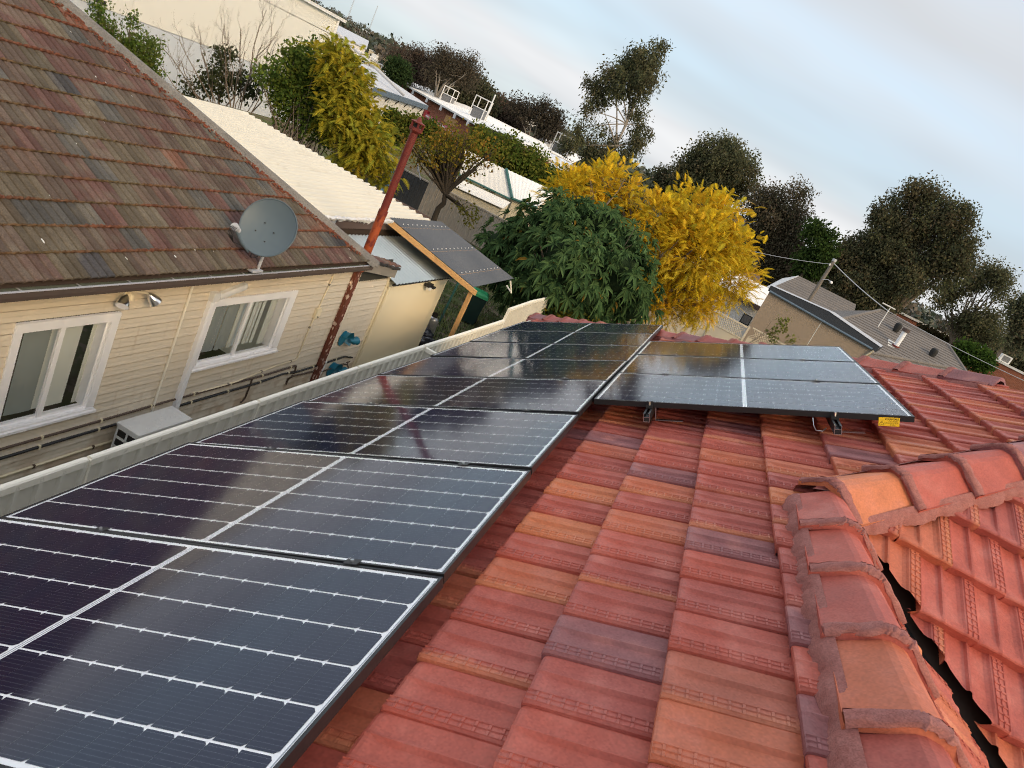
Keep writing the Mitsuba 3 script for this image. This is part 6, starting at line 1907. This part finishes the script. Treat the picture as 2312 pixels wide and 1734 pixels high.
put(f'{lf}__top_rail', on_wall(la, lb_, 0, 5.36, -1.40, -1.32, .03, .03), 'lattice_cream')
put(f'{lf}__middle_rail', on_wall(la, lb_, 0, 5.36, -2.02, -1.96, .03, .03), 'lattice_cream')
lm = MB(); du_ = unit(lb_ - la)
for i in range(-5, 46):
    for s in (-1, 1):
        s0 = i * .135; s1 = s0 + s * .56
        lo_s, hi_s = (s0, s1)
        if min(s0, s1) < 0 or max(s0, s1) > 5.36: continue
        p = np.array([*(la + du_ * s0), -1.96]); q = np.array([*(la + du_ * s1), -1.40])
        lm.tube([p, q], .017, 4, cap=False)
say(put(f'{lf}__lattice', lm, 'lattice_cream'), 'crossed lattice slats along the top of the fence', kind='stuff')
for s in (0, 1.8, 3.6, 5.3):
    put(f'{lf}__post', on_wall(la, lb_, s - .05, s + .05, -3.6, -1.28, .05, .05), 'lattice_cream')
lf2 = thing('short_lattice_panel', 'short stepped lattice panel beside the beige wall', 'fence')
lc, ld = np.array([4.85, 36.6]), np.array([6.6, 36.3])
put(f'{lf2}__panel', wall_between(lc, ld, -3.6, -1.75, .04), 'lattice_cream')
put(f'{lf2}__top_rail', on_wall(lc, ld, 0, 1.77, -1.28, -1.22, .03, .03), 'lattice_cream')
lm = MB(); du_ = unit(ld - lc)
for i in range(-4, 16):
    for s in (-1, 1):
        s0 = i * .135; s1 = s0 + s * .5
        if min(s0, s1) < 0 or max(s0, s1) > 1.77: continue
        lm.tube([np.array([*(lc + du_ * s0), -1.75]), np.array([*(lc + du_ * s1), -1.25])], .017, 4, cap=False)
say(put(f'{lf2}__lattice', lm, 'lattice_cream'), 'crossed lattice slats of the short panel', kind='stuff')
fb2 = thing('low_yard_fence', 'low grey ribbed fence under the yellow tree behind the red hip', 'fence')
fence_bay(fb2, -3.5, .4, -2.0, -2.0, x=34.0, n=16, along='x', bsdf='yard_fence', cap='yard_fence')

# grey tiled house with flue, aerial and roof vents
gh = thing('grey_tiled_house', 'house with a broad grey tiled hip roof behind the beige house', 'house')
R1, R2 = np.array([12.7, 53.2, 2.20]), np.array([17.2, 51.9, 2.16])       # ridge
E1, E2 = np.array([8.6, 46.8, -.35]), np.array([20.2, 46.0, -.35])        # eave
NC = 19
for i in range(NC):
    t0, t1 = i / NC, (i + 1.12) / NC
    a0, b0 = E1 + (R1 - E1) * t0, E2 + (R2 - E2) * t0
    a1, b1 = E1 + (R1 - E1) * min(t1, 1), E2 + (R2 - E2) * min(t1, 1)
    up = np.array([0, -.25, 1.0])
    put(f'{gh}__roof__tile_course', MB().prism(None, np.array([a0 + up * .0, b0 + up * .0, b1 - up * .03, a1 - up * .03]), np.array([a0 + up * .055, b0 + up * .055, b1 + up * .012, a1 + up * .012])), 'grey_roof_tile')
put(f'{gh}__roof__right_slope', slab([E2, (20.0, 56, -.35), R2, R2 - [.01, 0, 0]], .05), 'grey_roof_tile')
put(f'{gh}__roof__left_slope', slab([(8.8, 58, -.35), E1, R1, R1 + [.01, 0, 0]], .05), 'grey_roof_tile')
put(f'{gh}__roof__ridge_cap', MB().tube([R1, R2], .13, 8), 'grey_roof_tile')
put(f'{gh}__roof__hip_cap', MB().tube([R2, E2], .13, 8), 'grey_roof_tile')
put(f'{gh}__roof__hip_cap', MB().tube([R1, E1], .13, 8), 'grey_roof_tile')
put(f'{gh}__wall', MB().box([9.2, 47.2, -3.6], [19.6, 57, -.4]), 'cream_wall')
# lower wing
F1, F2, F3 = np.array([11.4, 45.6, -.5]), np.array([17.5, 48.6, 1.02]), np.array([19.2, 44.6, -.62])
put(f'{gh}__roof__wing_cap', MB().tube([F1 + [0, 0, .12], F2 + [0, 0, .12]], .12, 8), 'grey_roof_tile')
for i in range(9):
    t0, t1 = i / 9, (i + 1.15) / 9
    a0, b0 = F1 + (F2 - F1) * t0, F3 + (F2 - F3) * t0
    a1, b1 = F1 + (F2 - F1) * min(t1, 1), F3 + (F2 - F3) * min(t1, 1)
    put(f'{gh}__roof__wing_course', MB().prism(None, np.array([a0, b0, b1 - [0, 0, .03], a1 - [0, 0, .03]]), np.array([a0 + [0, 0, .10], b0 + [0, 0, .10], b1 + [0, 0, .06], a1 + [0, 0, .06]])), 'grey_roof_tile')
fu = thing('white_flue', 'white flue pipe with a rusty cowl and flashing on the grey tiled roof', 'flue')
def groof(x, t): return E1 + (R1 - E1) * t + (E2 - E1 + ((R2 - R1) - (E2 - E1)) * t) * x
p = np.array([13.85, 49.0, .62])
put(f'{fu}__pipe', MB().tube([p, p + [0, 0, 1.15]], .16, 12), 'white_paint', smooth=50)
put(f'{fu}__cowl', MB().tube([p + [0, 0, 1.12], p + [0, 0, 1.32]], .24, 12), 'fascia_timber', smooth=50)
put(f'{fu}__flashing', slab(np.array([(-.5, -.45, -.10), (.5, -.45, -.10), (.5, .45, .28), (-.5, .45, .28)]) + p, .03), 'pale_wall')
put(f'{fu}__collar', MB().tube([p + [0, 0, .02], p + [0, 0, .14]], .24, 10), 'rust_pole')
an = thing('television_aerial', 'thin aerial on a mast on the grey tiled roof', 'aerial')
p = np.array([12.65, 50.6, 1.12])
put(f'{an}__mast', MB().tube([p, p + [0, 0, 1.6]], .03, 6), 'sheet_white')
put(f'{an}__boom', MB().tube([p + [-.55, .05, 1.58], p + [.3, -.05, 1.56]], .045, 6), 'sheet_white')
put(f'{an}__foot', slab(np.array([(-.35, -.3, -.04), (.35, -.3, -.04), (.35, .3, .18), (-.35, .3, .18)]) + p, .03), 'sheet_grey')
for i, (x, y, z) in enumerate(((13.75, 50.9, 1.62), (16.15, 49.8, 1.22))):
    k = thing('roof_vent', ['black roof vent above the white flue', 'black roof vent at the right of the grey tiled roof'][i], 'vent', 'black vents on the grey tiled roof')
    put(f'{k}__dome', MB().tube([[x, y, z - .15], [x, y, z + .22], [x, y, z + .4], [x, y, z + .46]], [.17, .24, .2, .06], 12), 'dark', smooth=50)
# older grey roofed house farther back
oh = thing('old_gabled_house', 'older house with a mossy white gable and dark grey roof behind the utility pole', 'house')
G1, G2_, G3, G4 = np.array([6.7, 63.5, .72]), np.array([8.2, 66.5, 1.75]), np.array([13.2, 65.3, 1.75]), np.array([12.9, 60.6, .30])
NC = 9
for i in range(NC):
    t0, t1 = i / NC, min((i + 1.15) / NC, 1)
    a0, b0 = G1 + [-.2, -2.0, -.5] + (G2_ - G1 - [-.2, -2.0, -.5]) * t0, G4 + (G3 - G4) * t0
    a1, b1 = G1 + [-.2, -2.0, -.5] + (G2_ - G1 - [-.2, -2.0, -.5]) * t1, G4 + (G3 - G4) * t1
    put(f'{oh}__roof__tile_course', MB().prism(None, np.array([a0, b0, b1 - [0, 0, .03], a1 - [0, 0, .03]]), np.array([a0 + [0, 0, .09], b0 + [0, 0, .09], b1 + [0, 0, .05], a1 + [0, 0, .05]])), 'grey_roof_tile')
put(f'{oh}__gutter', MB().tube([G1 + [-.2, -2.1, -.55], G4 + [0, -.1, -.05]], .12, 6), 'cream_wall')
put(f'{oh}__wall', MB().box([6.6, 61.9, -3.6], [12.6, 67, .1]), 'cream_wall')
put(f'{oh}__gable', MB().prism(None, np.array([(5.9, 61.6, -.3), (6.5, 61.4, .1), (8.2, 66.4, 1.72), (7.2, 67, 1.0)]), np.array([(5.8, 61.6, -.3), (6.4, 61.4, .16), (8.1, 66.4, 1.8), (7.1, 67, 1.0)])), 'tar_white')
# red brick block at the right
rb2 = thing('red_brick_block', 'long low red brick block with a white capping at the right edge', 'building')
xa, xb = np.array([19.9, 86.4]), np.array([36.5, 81.8])
put(f'{rb2}__wall', wall_between(xa, xb, -4.4, 2.88, 8), 'brickwork')
put(f'{rb2}__capping', wall_between(xa - [.1, .12], xb + [.1, -.12], 2.88, 3.10, 8.3), 'sheet_white')
for i, (x, y) in enumerate(((29.6, 84.3), (31.5, 83.8), (28.2, 84.8))):
    k = thing('rooftop_unit', ['white box unit on the red brick block, the middle one', 'white box unit on the red brick block, the right one', 'white box unit on the red brick block, the smallest at the left'][i], 'rooftop unit', 'white units on the red brick block')
    w_ = (.5, .5, .28)[i]
    put(f'{k}__case', MB().box([x - w_, y - .3, 3.11], [x + w_, y + .3, 3.11 + w_ * 1.5]), 'fan_white')
    put(f'{k}__grille', MB().box([x - w_ * .7, y - .33, 3.2], [x + w_ * .7, y - .305, 3.1 + w_ * 1.3]), 'window_grey')
wx = thing('brick_outbuilding', 'small whitish roof corner at the foot of the red brick block', 'shed')
put(f'{wx}__roof', slab([(24.9, 72, -.4), (26.4, 71.6, -.4), (26.6, 74, .2), (25.1, 74.4, .2)], .1), 'pale_wall')
put(f'{wx}__wall', MB().box([25.0, 72.2, -4], [26.4, 74, -.5]), 'pale_wall')
# utility pole, lamp and wires
up_ = thing('utility_pole', 'weathered timber utility pole with a street lamp above the beige house', 'utility pole')
put(f'{up_}__pole', MB().tube([[8.84, 57.5, -4], [8.93, 57.5, 4.0]], [.17, .13], 10), 'pole_wood', smooth=50)
put(f'{up_}__cap', MB().tube([[8.93, 57.5, 3.85], [8.93, 57.5, 4.05]], .16, 8), 'sheet_grey')
put(f'{up_}__insulator', MB().box([8.75, 57.3, 3.45], [8.85, 57.42, 3.62]), 'sheet_white')
put(f'{up_}__lamp_arm', MB().tube([[8.91, 57.4, 2.35], [9.2, 57.3, 2.52], [9.5, 57.2, 2.5]], .035, 6), 'sheet_grey')
put(f'{up_}__lamp', MB().tube([[9.42, 57.2, 2.50], [9.5, 57.2, 2.46], [9.62, 57.2, 2.40]], [.05, .12, .08], 10), 'white_paint', smooth=True)


def wire(label, a, b, sag, r=.022):
    a, b = np.asarray(a, float), np.asarray(b, float)
    t = np.linspace(0, 1, 16)[:, None]
    P = a + (b - a) * t - np.array([0, 0, 4.0]) * sag * t * (1 - t)
    k = thing('overhead_wire', label, 'wire')
    put(f'{k}__strand', MB().tube(P, r, 4), 'sheet_grey')


wire('overhead wire from the utility pole towards the yellow tree', (8.9, 57.5, 3.6), (-3.0, 60, 1.0), .5)
wire('thick overhead cable from the utility pole down to the aerial roof', (8.95, 57.5, 3.75), (13.2, 53.0, 2.4), .1, .035)
wire('overhead wire crossing in front of the red brick block', (13.2, 53.0, 2.4), (26, 48, 2.6), .25, .018)
